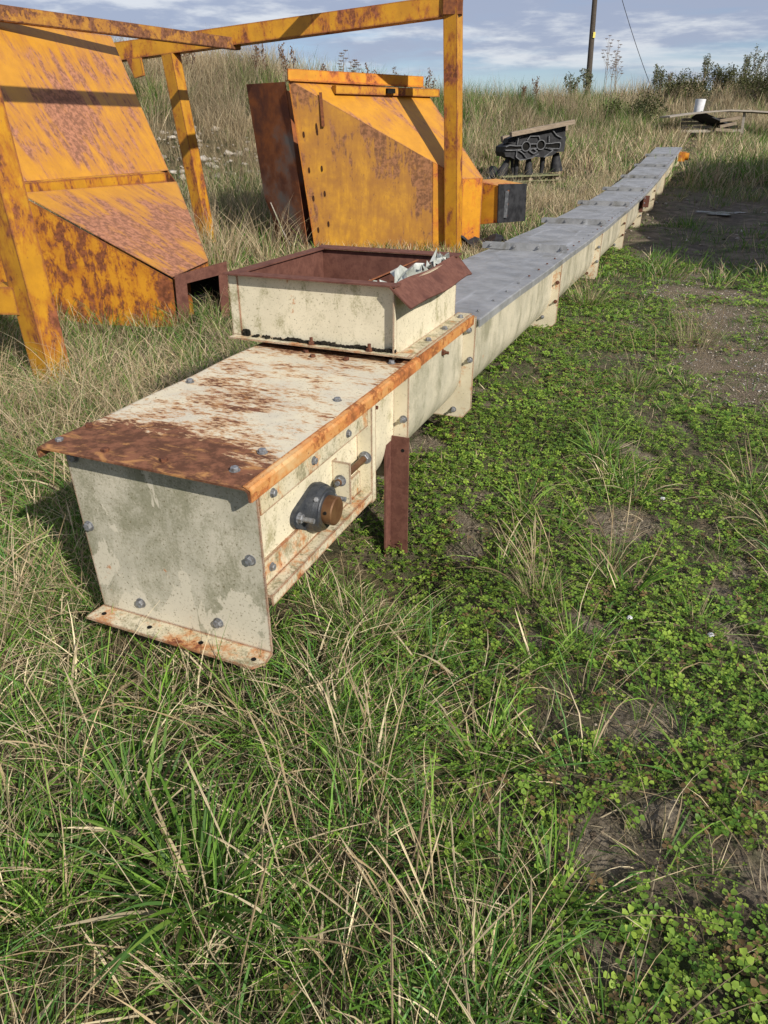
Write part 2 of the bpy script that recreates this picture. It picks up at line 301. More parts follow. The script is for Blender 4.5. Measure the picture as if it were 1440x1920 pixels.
def npmesh(name,co,quads,col=None,smooth=False,tris=None):
    me=bpy.data.meshes.new(name); me.vertices.add(len(co)); me.vertices.foreach_set('co',np.ascontiguousarray(co,np.float32).ravel())
    k=quads.shape[1]; me.loops.add(quads.size); me.loops.foreach_set('vertex_index',np.ascontiguousarray(quads,np.int32).ravel())
    me.polygons.add(len(quads)); me.polygons.foreach_set('loop_start',np.arange(0,quads.size,k,dtype=np.int32))
    me.polygons.foreach_set('loop_total',np.full(len(quads),k,np.int32)) if False else None
    me.update(calc_edges=True)
    if smooth: me.polygons.foreach_set('use_smooth',np.ones(len(quads),bool))
    if col is not None:
        a=me.attributes.new('Col','FLOAT_COLOR','POINT')
        if col.shape[1]==3: col=np.concatenate([col,np.ones((len(col),1))],1)
        a.data.foreach_set('color',np.ascontiguousarray(col,np.float32).ravel())
    return me
def m_ground():
    n=NT('soil_and_turf'); p=n.map(); a=n.N.new('ShaderNodeAttribute'); a.attribute_name='Col'
    s=n.N.new('ShaderNodeSeparateColor'); n.L.new(a.outputs['Color'],s.inputs[0]); al=a.outputs['Alpha']
    soil=n.mix(n.ramp(n.noise(p,9,8,.7),.35,.65),(.060,.047,.030),(.135,.107,.073))
    turf=n.mix(n.ramp(n.noise(p,3,7,.7),.38,.62),(.035,.035,.014),(.15,.115,.06))
    peb=n.vor(p,75,1); pebd=n.vor(p,75,0)
    grav=n.mix(n.ramp(n.xyz(peb)[0],.2,.95),(.16,.122,.082),(.30,.25,.185)); grav=n.mix(n.ramp(pebd,.25,.6),grav,(.12,.092,.062))
    grav=n.mix(n.ramp(n.noise(p,2.5,6,.65),.42,.62),grav,(.175,.135,.09))
    moss=n.mix(n.ramp(n.noise(p,6,6,.7),.52,.62,0,.55),grav,(.07,.075,.025))
    wet=n.mix(n.ramp(n.noise(p,4,9,.75),.42,.60),(.055,.042,.03),(.18,.145,.105)); wet=n.mix(n.ramp(n.noise(p,1.6,7,.7),.50,.62,0,.7),wet,(.055,.062,.022))
    soil=n.mix(n.ramp(n.noise(p,14,7,.7),.46,.58,0,.75),soil,(.060,.085,.022))
    c=n.mix(n.ramp(al,.2,.8),turf,soil); c=n.mix(s.outputs[1],c,n.mix(n.ramp(n.noise(p,40,5,.7),.4,.6),(.13,.105,.072),(.24,.20,.15)))
    c=n.mix(s.outputs[0],c,moss); c=n.mix(n.math('MULTIPLY',s.outputs[2],.85),c,wet)
    h=n.math('ADD',n.math('ADD',n.noise(p,28,8,.72),n.math('MULTIPLY',n.noise(p,5,5,.6),n.math('MULTIPLY',s.outputs[2],3.0))),n.math('MULTIPLY',n.math('SUBTRACT',1.0,pebd),.3)); n.bump(h,1.0,.035)
    return n.done(c,n.math('SUBTRACT',.92,n.math('MULTIPLY',s.outputs[2],.12)),0,.3)
go=link('ground',ground(),m_ground()); tag(go,kind='structure')
#PUDDLE
def puddle():
    n=NT('puddle_water'); p=n.map(); n.bump(n.noise(p,5,3,.5),1.0,.05)
    m=n.done((.03,.026,.02),.04,0,.9)
    x0,y0=xy(7.0,15.9); b=MB(); pts=[]
    for k in range(40):
        a=k/40*2*math.pi; rr=1+.35*math.sin(3*a+1)+.2*math.sin(7*a)
        la,f=6.95+.42*rr*math.cos(a),15.9+.36*rr*math.sin(a); X,Y=xy(la,f); pts.append((X,Y))
    z=.003
    b.add([(X,Y,z) for X,Y in pts]+[(x0,y0,z)],[(k,(k+1)%40,40) for k in range(40)])
    tag(b.build('puddle',m),kind='structure')
puddle()
#BOLTS
_bm={}
def bolt(parent,p,d,r=.0115,mat='zinc',washer=True,shank=0):
    key=(r,mat,washer,shank)
    if key not in _bm:
        b=MB()
        if washer: b.cyl((0,0,0),(0,0,.002),r*1.28,n=16,smooth=False)
        b.cyl((0,0,.0022),(0,0,.0025+r*.70),r,r,n=6,smooth=False); b.cyl((0,0,.0025+r*.70),(0,0,.0025+r*.80),r*.99,r*.86,n=6,smooth=False)
        pass
        if shank: b.cyl((0,0,0),(0,0,shank),r*.56,n=10)
        me=b.mesh('bolt'); me.materials.append(M[mat]); _bm[key]=me
    o=bpy.data.objects.new('bolt',_bm[key]); COL.objects.link(o)
    d=Vector(d).normalized(); q=d.to_track_quat('Z','Y'); o.rotation_mode='QUATERNION'
    from mathutils import Quaternion
    o.rotation_quaternion=q@Quaternion((0,0,1),(len(bpy.data.objects)*1.7)%6.28)
    off=Vector(); t=parent
    while t is not None: off+=t.location; t=t.parent
    o.parent=parent; o.location=Vector(p)-off
    return o
# ================================================================== SCREW CONVEYOR
sc_=thing('screw_conveyor',(-1.345,1.494,.05),'long cream trough conveyor with rusty lid and grey galvanised covers lying across the grass','conveyor')
ZL=.655
def rust_lid():
    b=MB(); y0,y1=1.428,2.765; xl,xr=-1.722,-.988
    # plate with a rounded fold down on each long side
    prof=[(xl-.006,ZL-.030),(xl-.008,ZL-.008),(xl-.003,ZL+.003),(xl+.010,ZL+.006),(xr-.012,ZL+.006),(xr+.0,ZL+.003),(xr+.007,ZL-.006),(xr+.009,ZL-.034),
          (xr+.003,ZL-.034),(xr+.001,ZL-.008),(xr-.006,ZL-.001),(xr-.014,ZL+.0),(xl+.012,ZL+.0),(xl+.002,ZL-.003),(xl-.002,ZL-.010),(xl+.0,ZL-.030)]
    seg=24; n=len(prof); vs=[]; fs=[]
    for k in range(seg+1):
        y=y0+(y1-y0)*k/seg
        for (x,z) in prof:
            wob=.0022*math.sin(5*y+3*x)+.0018*math.sin(13*y+1.3)
            vs.append((x,y,z+wob-(.004 if k==0 else 0)))
    for k in range(seg):
        for i in range(n): fs.append((k*n+i,k*n+(i+1)%n,(k+1)*n+(i+1)%n,(k+1)*n+i))
    b.add(vs,fs); b.add(vs,[tuple(range(n)),tuple(range(seg*n,seg*n+n))]); o=b.build('lid',M['lid'],sc_)
    e=MB().prism([(xr+.0095,y0+.001,ZL-.004),(xr+.0095,y0+.001,ZL-.037),(xr+.0135,y0+.001,ZL-.037),(xr+.0125,y0+.001,ZL-.004),(xr+.006,y0+.001,ZL+.006),(xr-.012,y0+.001,ZL+.0085),(xr-.012,y0+.001,ZL+.0075)],(0,y1-y0-.002,0))
    e.build('folded_edge',M['lip'],o)
    l2=MB().bb(-1.715,-.990,2.771,3.585,ZL+.002,ZL+.009).build('rear_lid',M['cream'],sc_)
    MB().bb(-.990,-.981,2.771,3.585,ZL-.036,ZL+.010).build('folded_edge',M['lip'],l2)
    for p,m in (((-1.690,1.486),'zinc'),((-1.695,1.617),'rustbolt'),((-1.506,1.478),'rustbolt'),((-1.301,1.487),'rustbolt'),((-1.072,1.651),'zinc'),((-1.078,1.511),'zinc'),((-1.675,2.126),'zinc'),((-1.066,2.148),'zinc'),((-1.062,2.649),'zinc'),((-1.40,2.60),'rustbolt'),((-1.25,2.615),'rustbolt'),((-1.46,2.655),'rustbolt')):
        bolt(sc_,(p[0],p[1],ZL+.005),(0,0,1),.0125,m,m=='zinc')
rust_lid()
def end_plate():
    pl=[(-1.690,1.494,.645),(-1.002,1.494,.648),(-1.000,1.494,.050),(-1.668,1.494,.050)]
    MB().prism(pl,(0,.007,0)).build('end_plate',M['endp'],sc_)
    fl=[(-1.679,1.414),(-1.020,1.405),(-.992,1.440),(-.997,1.493),(-1.672,1.493)]
    o=MB().prism([(x,y,.044) for x,y in fl],(0,0,.007)).build('base_flange',M['ledge'],sc_)
    for x,y in ((-1.632,1.452),(-1.44,1.450),(-1.235,1.447),(-1.035,1.442)):
        MB().cyl((x,y,.0505),(x,y,.0525),.0085,n=14).build('painted_bolt_hole',M['hole'],o)  # near-black disc on the flange, painting the dark of a drilled hole
    for p in ((-1.655,.368),(-1.044,.383),(-1.499,.105),(-1.191,.112),(-1.655,.612)): bolt(sc_,(p[0],1.494,p[1]),(0,-1,0),.0145,'zinc',True)
end_plate()
XC=-1.345; RT=.280; ZC=.345
def uprof(xr=XC+RT,xl=XC-RT,zt=.640,zc=ZC,n=24):
    p=[(xr,zt)]; r=(xr-xl)/2; xc=(xr+xl)/2
    for k in range(n+1): a=-math.pi*k/n; p.append((xc+r*math.cos(a),zc+r*math.sin(a)))
    p.append((xl,zt)); return p
def ubody(y0,y1,mat,name,parent,dz0=0,dz1=0,dx0=0,dx1=0,zt=.64):
    b=MB(); p=uprof(zt=zt); n=len(p); vs=[(x+dx0,y0,z+dz0) for x,z in p]+[(x+dx1,y1,z+dz1) for x,z in p]
    b.add(vs,[(i,i+1,i+1+n,i+n) for i in range(n-1)],True); b.add(vs,[tuple(range(n)),tuple(range(n,2*n)),(0,n,2*n-1,n-1)])
    o=b.build(name,mat,parent); 
    return o
ubody(1.502,2.684,M['cream'],'front_body',sc_); ubody(2.70,3.692,M['trough'],'inlet_body',sc_)
def flange(p,yo,t,mat,name='joint_flange',bot=-.60):
    x,y,z=p; w=.69; pts=[(0,-.012),(0,bot+.06),(-.045,bot),(-w+.045,bot),(-w,bot+.06),(-w,-.012)]
    return MB().prism([(x+a,y+yo,z+b) for a,b in pts],(0,t,0)).build(name,mat,sc_)
flange((-1.0,2.69,.652),-.003,.010,M['flange'],bot=-.53)
flange((-1.0,3.70,.645),-.006,.010,M['flange'],bot=-.585)
for p in ((-1.02,2.686,.41),(-1.02,3.692,.40),(-1.10,3.692,.105),(-1.035,3.692,.56)): bolt(sc_,p,(0,-1,0),.013,'zinc',True,.03)
for p in ((-1.064,2.43,.545),(-1.064,3.335,.528)): bolt(sc_,p,(1,0,0),.014,'rustbolt',True,.032)
def takeup():
    X=-1.0
    m=MB().bb(-1.056,-1.046,1.508,2.262,.235,.612).build('side_plate',M['cream'],sc_)
    MB().bb(-1.045,X-.008,1.505,2.262,.606,.614).bb(X-.008,X,1.503,2.262,.535,.616).build('upper_rail',M['ledge'],sc_)
    MB().bb(-1.045,-1.036,1.507,2.262,.255,.345).bb(-1.035,X+.008,1.505,2.272,.252,.260).bb(X+.008,X+.014,1.505,2.272,.226,.262).build('lower_rail',M['ledge'],sc_)
    MB().bb(-1.050,-.985,2.263,2.270,.215,.616).bb(-.992,-.985,2.271,2.300,.215,.616).build('end_angle',M['cream'],sc_)
    for y,z in ((1.573,.577),(1.829,.573),(2.086,.570)): bolt(sc_,(X,y,z),(1,0,0),.0115,'zinc')
    bolt(sc_,(-1.036,1.59,.305),(1,0,0),.0115,'zinc')
    # tension bracket, rod and nuts
    MB().bb(-1.046,-.975,2.045,2.053,.315,.475).bb(-1.046,-1.04,2.054,2.075,.315,.475).build('tension_bracket',M['cream'],sc_)
    rod=MB().cyl((-1.012,2.02,.405),(-1.012,2.31,.405),.0125,n=14).build('tension_rod',M['shaft'],sc_)
    bolt(rod,(-1.012,2.044,.405),(0,-1,0),.017,'zinc',True,.03); bolt(rod,(-1.012,2.262,.405),(0,-1,0),.020,'zinc',True)
    # bearing: diamond flange, boss, set screw
    c=Vector((-1.046,1.885,.372)); b=MB(); prof=[]
    for k in range(56):
        a=k/56*2*math.pi; ca,sa=math.cos(a),math.sin(a)
        # hull of a big middle circle and two small end circles
        d=max(.083*1.0, .120*abs(ca)+.034)*1.0
        s=max(.085, d) if abs(sa)<.55 else .085
        prof.append((ca*max(.085,.120*abs(ca)**1.0+.033 if abs(sa)<.5 else 0), sa*.085 if abs(sa)>.5 else sa*.085))
    def hull(pts):
        pts=sorted(set(pts)); lo=[];up=[]
        for P,S in ((pts,lo),(pts[::-1],up)):
            for q in P:
                while len(S)>1 and (S[-1][0]-S[-2][0])*(q[1]-S[-2][1])-(S[-1][1]-S[-2][1])*(q[0]-S[-2][0])<=0: S.pop()
                S.append(q)
        return lo[:-1]+up[:-1]
    pts=[]
    for k in range(36):
        a=k/36*2*math.pi; pts.append((.084*math.cos(a),.084*math.sin(a)))
        for s in(-1,1): pts.append((s*.120+.034*math.cos(a),.034*math.sin(a)))
    hl=hull(pts)
    rot=R(-8)
    P=[(c.x,c.y+u*math.cos(rot)-w*math.sin(rot),c.z+u*math.sin(rot)+w*math.cos(rot)) for u,w in hl]
    b.prism(P,(.016,0,0)); 
    b.cyl((c.x+.015,c.y,c.z),(c.x+.040,c.y,c.z),.088,.083,32); b.cyl((c.x+.039,c.y,c.z),(c.x+.056,c.y,c.z),.080,.074,32)
    b.cyl((c.x+.055,c.y,c.z),(c.x+.060,c.y,c.z),.066,.062,32)
    h=b.build('bearing_housing',M['steelblue'],sc_)
    s=MB().cyl((c.x+.02,c.y,c.z),(c.x+.092,c.y,c.z),.050,n=32).cyl((c.x+.0915,c.y,c.z),(c.x+.096,c.y,c.z),.050,.045,32).build('shaft',M['shaft'],h)
    MB().cyl((c.x+.075,c.y-.0515,c.z+.012),(c.x+.075,c.y-.045,c.z+.012),.006,n=10).build('painted_shaft_hole',M['hole'],s)  # near-black stub painting the dark of a hole in the shaft
    for sgn in (-1,1): bolt(h,(c.x+.016,c.y+sgn*.120*math.cos(rot),c.z+sgn*.120*math.sin(rot)),(1,0,0),.016,'zinc',True,.055)
    bolt(h,(c.x+.045,c.y-.05,c.z+.055),(.3,-.6,.7),.009,'zinc',False)
takeup()
def inlet():
    x0,x1,y0,y1,z0,z1=-1.800,-1.060,2.694,3.50,.705,.955
    MB().bb(-1.84,-.990,2.640,2.70,.688,.694).bb(-1.84,-1.795,2.701,3.55,.688,.694).bb(-1.065,-.992,2.701,3.57,.6695,.6765).build('inlet_flange',M['ledge'],sc_)
    w=MB().bb(x0,x1,y0,y0+.006,.6945,z1).bb(x0,x0+.006,y0+.007,y1-.007,.6945,z1).bb(x1-.006,x1,y0+.007,y1-.007,.677,z1).bb(x0,x1,y1-.006,y1,.677,z1)
    w.bb(x0-.045,x0-.001,y0-.004,y0+.002,.695,z1-.004).bb(x1-.004,x1+.002,y0-.03,y0-.001,.668,z1-.002)
    ib=w.build('inlet_box',M['inlet'],sc_)
    MB().bb(x0+.008,x1-.008,y0+.008,y0+.012,.70,z1).bb(x0+.008,x0+.012,y0+.013,y1-.013,.70,z1).bb(x1-.012,x1-.008,y0+.013,y1-.013,.70,z1).bb(x0+.008,x1-.008,y1-.012,y1-.008,.70,z1).bb(x0+.013,x1-.013,y0+.013,y1-.013,.701,.705).build('rusty_lining',M['rust'],ib)
    r=MB()
    zt=.957
    # rolled rim: near, back, left flat; right side bent down and outward
    r.prism([(x0-.045,y0-.040,zt),(x1+.010,y0-.040,zt+.002),(x1+.012,y0+.02,zt+.004),(x0-.02,y0+.02,zt+.002)],(0,0,.006))
    r.prism([(x0-.045,y0-.039,zt+.001),(x0+.020,y0+.021,zt+.001),(x0+.028,y1,zt+.001),(x0-.025,y1,zt+.001)],(0,0,.006))
    r.prism([(x0-.01,y1-.03,zt+.003),(x1+.01,y1-.03,zt+.003),(x1+.01,y1+.04,zt+.008),(x0-.02,y1+.04,zt+.008)],(0,0,.006))
    for q in range(8):
        f=lambda t:(y0-.045+(y1+.03-y0+.045)*t)
        t0,t1=q/8,(q+1)/8; wv=lambda t:.006*math.sin(t*17+1)+.004*math.sin(t*31)
        z=lambda t:.957+.006*math.sin(t*9)
        r.prism([(x1-.014,f(t0),z(t0)),(x1-.014,f(t1),z(t1)),(x1+.076+wv(t1),f(t1)-.01,z(t1)-.078+wv(t1)),(x1+.076+wv(t0),f(t0)-.01,z(t0)-.078+wv(t0))],(.003,0,.006))
    r.build('rim',M['rust'],ib)
    MB().prism([(x1-.30,y0+.05,.885),(x1-.16,y0+.05,.955),(x1-.16,y1-.12,.955),(x1-.30,y1-.12,.885)],(.004,0,-.005)).build('deflector_plate',M['rust2'],ib)
    for p in ((-1.022,2.70),(-1.020,2.982),(-1.018,3.208),(-1.018,3.46)): bolt(sc_,(p[0],p[1],.677),(0,0,1),.0125,'zinc')
    for p in ((-1.44,2.668),(-1.17,2.668)): bolt(sc_,(p[0],p[1],.694),(0,0,1),.013,'rustbolt',True,.03)
    # packed grime along the foot of the inlet
    rs=np.random.RandomState(5); g=MB()
    for k in range(520):
        t=rs.rand(); x=-1.74+t*.68; 
        if t<.28 and rs.rand()<.75: continue
        s=.002+.006*rs.rand()**1.5; g.box((x,2.686-rs.rand()*.012,.697+rs.rand()*.004+ .004*math.sin(x*40)),(s*2.2,s*1.6,s*1.5),Matrix.Rotation(rs.rand()*3,3,'Z')@Matrix.Rotation(rs.rand(),3,'X'))
    for k in range(30): s=.006+.008*rs.rand(); g.box((-1.785+rs.rand()*.03,2.684,.70+rs.rand()*.02),(s,s,s),Matrix.Rotation(rs.rand()*3,3,'Z'))
    g.build('grime',M['grime'],ib)
inlet()
PATH=[(-1.005,3.7,.612),(-1.006,6.38,.556),(-1.008,9.06,.505),(-.996,11.74,.497),(-.975,14.42,.523),(-.955,17.1,.598),(-.945,19.78,.712),(-.93,22.46,.86),(-.885,25.14,1.06)]
def pth(y):
    Y=[p[1] for p in PATH]; return Vector((float(np.interp(y,Y,[p[0] for p in PATH])),y,float(np.interp(y,Y,[p[2] for p in PATH]))))
def trough():
    for k in range(8):
        a,b=Vector(PATH[k]),Vector(PATH[k+1])
        ubody(a.y+.006,b.y-.006,M['trough'],'trough_section',sc_,a.z-.645,b.z-.645,a.x+1.0,b.x+1.0,.640)
        if k>0: flange(a,-.012,.010,M['flange']); flange(a,.001,.010,M['flange'])
        if k<6 and k>0:
            for dx,dz in ((-.022,-.20),(-.022,-.36),(-.12,-.50)): bolt(sc_,(a.x+dx,a.y-.012,a.z+dz),(0,-1,0),.013,'rustbolt' if (k+int(dz*50))%2 else 'zinc',True,.03)
        if k in(2,3): MB().bb(a.x-.60,a.x-.03,a.y-.05,a.y+.06,a.z-.575,a.z-.562).build('foot_plate',M['rust2'],sc_)
        # cover sheet, split at the seam just past each joint
        y0=a.y+(.275 if k else .02); y1=b.y+(.26 if k<7 else .0)
        ys=[y0]+([b.y] if k<7 and b.y>y0 else [])+[y1]
        mid=[y for y in np.linspace(y0,y1,7)]
        c=MB(); vs=[];n=0
        prof=[(.018,-.034),(.018,.004),(.012,.010),(-.36,.016),(-.715,.010),(-.722,.004),(-.722,-.02),(-.718,-.02),(-.718,.0),(-.36,.007),(.010,.003),(.014,-.034)]
        for y in mid:
            q=pth(y); vs+=[(q.x+u,y,q.z+w-.004+.003*math.sin(y*3.1+u*5)) for u,w in prof]
        n=len(prof); c.add(vs,[(j*n+i,j*n+(i+1)%n,(j+1)*n+(i+1)%n,(j+1)*n+i) for j in range(6) for i in range(n)]); c.add(vs,[tuple(range(n)),tuple(range(6*n,7*n))])
        c.build('cover_sheet',M['galv'],sc_)
        for y in np.arange(y0+.18,y1-.15,.33):
            q=pth(y); bolt(sc_,(q.x-.04,y,q.z+.008),(0,0,1),.0085,'rustbolt' if int(y*10)%3 else 'zinc',False)
        if k<7:
            q=pth(y1+.008); s=MB()
            s.bb(q.x-.775,q.x-.015,y1-.001,y1+.005,q.z+.0105,q.z+.062); s.bb(q.x-.755,q.x-.03,y1+.0065,y1+.0115,q.z+.0105,q.z+.07); s.bb(q.x-.755,q.x-.03,y1+.012,y1+.075,q.z+.0155,q.z+.0205)
            st=s.build('seam_strap',M['galv'],sc_)
            for dx in (-.70,-.485,-.27,-.065): bolt(st,(q.x+dx,y1-.001,q.z+.038),(0,-1,0),.0125,'zinc',True,.024)
            for dx in (-.66,-.44,-.22): bolt(st,(q.x+dx,y1+.045,q.z+.0205),(0,0,1),.010,'zinc',True)
    q=PATH[8]
    MB().prism([(q[0]+a,q[1]-.01,q[2]+b) for a,b in((.0,0),(0,-.50),(-.69,-.50),(-.69,0))],(0,.012,0)).build('tail_plate',M['flange'],sc_)
    MB().bb(q[0]-.02,q[0]+.16,q[1]-.9,q[1]-.3,q[2]-.34,q[2]-.10).cyl((q[0]+.16,q[1]-.55,q[2]-.22),(q[0]+.26,q[1]-.55,q[2]-.22),.10,n=18).build('tail_motor_mount',M['orange'],sc_)
    a=PATH[4]; br=MB().bb(a[0]+.002,a[0]+.012,a[1]-.20,a[1]+.0,a[2]-.21,a[2]-.02).bb(a[0]-.06,a[0]+.0015,a[1]-.025,a[1]-.0145,a[2]-.30,a[2]-.02).build('side_bracket',M['rust'],sc_)
    for dz in(-.07,-.15): bolt(br,(a[0]+.012,a[1]-.1,a[2]+dz),(1,0,0),.016,'zinc')
    MB().bb(a[0]-.10,a[0]+.09,a[1]-.045,a[1]-.030,a[2]-.22,a[2]-.03).build('side_bracket',M['rust'],sc_)
trough()
def leg():
    z0=float(gz(-1.0,2.6))-.08
    MB().bb(-1.075,-.985,2.660,2.668,z0,.335).bb(-1.075,-1.067,2.600,2.659,z0,.345).bb(-1.16,-.95,2.56,2.70,z0+.045,z0+.053).build('support_leg',M['rust'],sc_)
    MB().bb(-1.70,-1.62,2.660,2.668,z0,.30).bb(-1.62,-1.612,2.600,2.668,z0,.30).build('support_leg',M['rust'],sc_)
    MB().cyl((-1.012,2.6585,.275),(-1.012,2.6605,.275),.008,n=12).build('painted_bolt_hole',M['hole'],sc_)  # dark disc painted on the leg in place of a hole
leg()
#DEBRIS crumpled plastic scraps in the inlet
def scrap(c,s,seed,label,flat=.5):
    rs=np.random.RandomState(seed); b=MB(); n=7; vs=[]
    for i in range(n):
        for j in range(n):
            vs.append((c[0]+(i/(n-1)-.5)*s[0]+rs.randn()*.012,c[1]+(j/(n-1)-.5)*s[1]+rs.randn()*.012,c[2]+rs.randn()*.016*flat+.03*flat*math.sin(i*1.9+j*.8)))
    fs=[(i*n+j,i*n+j+1,(i+1)*n+j+1,(i+1)*n+j) for i in range(n-1) for j in range(n-1)]
    b.add(vs,fs); o=b.build('plastic_scrap',M['plasticscrap']); md=o.modifiers.new('t','SOLIDIFY'); md.thickness=.0012
    tag(o,label,'plastic scrap','plastic scraps caught in the inlet box')
scrap((-1.15,3.12,.935),(.10,.30,.1),3,'largest crumpled pale plastic scrap, in the middle of the rusty inlet',1)
scrap((-1.20,2.80,.925),(.10,.08,.1),8,'flat grey plastic scrap at the near corner of the rusty inlet',.5)
scrap((-1.11,3.38,.950),(.06,.10,.1),13,'smallest pale plastic scrap at the far corner of the rusty inlet',1.2)
#FRAME
def boxbeam(parent,name,a,b,s,mat='orange_frame',up=(0,0,1)):
    return MB().beam(a,b,s,s,up).build(name,M[mat],parent)
PR0=Vector((-3.24,10.49,-.12)); PR1=Vector((-3.41,10.42,3.75)); PN0=Vector((-4.255,3.83,-.36)); PN1=Vector((-4.40,3.78,3.68))
PB0=Vector((-7.10,9.92,-.15)); PB1=Vector((-7.40,9.93,2.46))
fr=thing('steel_frame',(-4.5,7.5,-.08),'tall orange box section frame standing over the left hopper','steel frame')
boxbeam(fr,'post',PR0,PR1,.19,up=(.1,1,0)); boxbeam(fr,'post',PN0,PN1,.19,up=(.1,1,0)); boxbeam(fr,'post',PB0,PB1,.19,up=(.1,1,0))
B0=Vector((-3.48,10.46,2.885)); B1=Vector((-8.80,9.79,2.46))
boxbeam(fr,'beam',B0,B1,.22); 
boxbeam(fr,'beam',Vector((-4.40,10.43,3.50)),Vector((-4.40,3.885,3.36)),.12); boxbeam(fr,'beam',Vector((-3.51,10.42,3.50)),Vector((-4.335,10.43,3.50)),.12)
MB().box((-3.372,10.44,2.90),(.235,.235,.22),Matrix.Rotation(.25,3,'Z')).build('corner_gusset',M['rust2'],fr)
MB().prism([(-8.05,9.75,2.42),(-7.80,9.75,2.42),(-7.78,9.75,2.20),(-7.95,9.75,2.17)],(0,.04,0)).build('bracket',M['orange_frame'],fr)
boxbeam(fr,'cross_bar',Vector((-4.37,3.82,.44)),Vector((-7.2,3.0,.46)),.19)
#HOPPERS
def poly_solid(parent,name,faces,mat,t=.0):
    b=MB()
    for f in faces: b.add(f,[tuple(range(len(f)))])
    return b
def plate(parent,name,poly,mat,t=.008):
    p=[Vector(q) for q in poly]; n=Vector((0,0,0))
    for i in range(len(p)): n+=p[i].cross(p[(i+1)%len(p)])
    n.normalize(); 
    return MB().prism(p,n*t).build(name,M[mat],parent)
h1=thing('hopper',(-5.8,6.8,-.15),'large orange steel hopper with rust streaked sloping panels under the tall frame at left','hopper','orange hoppers')
def nw(x): return 5.62+(x+4.46)*.176-.012
def fw1(x): return 6.33+( -4.56-x)*.95 if x>-6.1 else 7.79+(-6.1-x)*.5
W3=(-4.46,nw(-4.46),.289); W0=(-5.87,nw(-5.87),.985); W2=(-4.566,6.336,.324); W1=(-5.90,7.729,.955)
U3=(-5.97,nw(-5.97),1.055); U2=(-6.04,7.782,1.075); U1=(-6.985,8.24,2.50); U0=(-6.86,nw(-6.86),2.45)
plate(h1,'lower_panel',[W0,W3,W2,W1],'orange_slope',.008)
plate(h1,'upper_panel',[U3,U2,U1,U0],'orange_slope',.008)
rb=MB(); a=Vector(U3);b_=Vector(U2)
rb.prism([(U3[0]-.02,U3[1]+.005,U3[2]+.025),(U3[0]+.07,U3[1]+.005,U3[2]+.012),(U3[0]+.072,U3[1]+.005,U3[2]-.085),(W0[0]+.0,U3[1]+.005,W0[2]-.02),(U3[0]-.06,U3[1]+.005,W0[2])],(-.03,2.24,.0)).build('rib',M['orange_frame'],h1)
zb=-.42
plate(h1,'side_wall',[(x,nw(x)-.004,z) for x,z in((-7.7,zb),(-4.48,zb),(-4.462,.27),(-5.87,.97),(-5.97,1.05),(-6.86,2.45),(-7.7,2.45))],'orange_wall',.010)
far=[(W2[0],W2[1],W2[2]),(W1[0],W1[1],W1[2]),(U2[0],U2[1],U2[2]),(U1[0],U1[1],U1[2])]
plate(h1,'side_wall',[(W2[0],W2[1],zb),W2,W1,(W1[0],W1[1],zb)],'orange_wall',.01)
plate(h1,'side_wall',[(W1[0],W1[1]+.01,zb),W1,U2,U1,(-7.7,8.3,2.50),(-7.7,8.1,zb)],'orange_wall',.01)
plate(h1,'end_wall',[(-4.475,5.63,zb),(-4.57,6.32,zb),(-4.57,6.32,.31),(-4.475,5.63,.275)],'orange_wall',.008)
plate(h1,'top_plate',[U0,U1,(-7.7,8.3,2.50),(-7.7,nw(-7.7),2.45)],'orange_slope',.01)
rl=MB().beam((-6.98,4.9,2.455),(-6.42,10.15,2.50),.10,.014).beam((-6.93,4.9,2.52),(-6.37,10.15,2.565),.012,.13).build('top_rail',M['rail'],h1)
# outlet: rusty flange with rectangular opening
o0,o1,o2,o3=Vector((-4.418,5.585,.312)),Vector((-4.044,5.903,.417)),Vector((-4.068,5.893,-.20)),Vector((-4.44,5.576,-.25))
hl=[o0.lerp(o1,.22).lerp(o3.lerp(o2,.22),.17),o0.lerp(o1,.83).lerp(o3.lerp(o2,.83),.17),o0.lerp(o1,.83).lerp(o3.lerp(o2,.83),.80),o0.lerp(o1,.22).lerp(o3.lerp(o2,.22),.80)]
fb=MB(); nn=(o1-o0).cross(o3-o0).normalized()*.012
oo=[o0,o1,o2,o3]; vs=oo+hl+[v+nn for v in oo]+[v+nn for v in hl]
for i in range(4):
    j=(i+1)%4; fb.add(vs,[(i,j,j+4,i+4),(i+8,i+12,j+12,j+8),(i,i+8,j+8,j),(i+4,j+4,j+12,i+12)])
fb.build('outlet_flange',M['rust'],h1)
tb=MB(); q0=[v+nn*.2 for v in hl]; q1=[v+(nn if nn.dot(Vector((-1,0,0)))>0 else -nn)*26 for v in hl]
tb.add(q0+q1,[(i,(i+1)%4,(i+1)%4+4,i+4) for i in range(4)]+[(4,5,6,7)]); tb.build('outlet_throat',M['hole'],h1)  # throat walls near-black, so the shade inside is in their colour
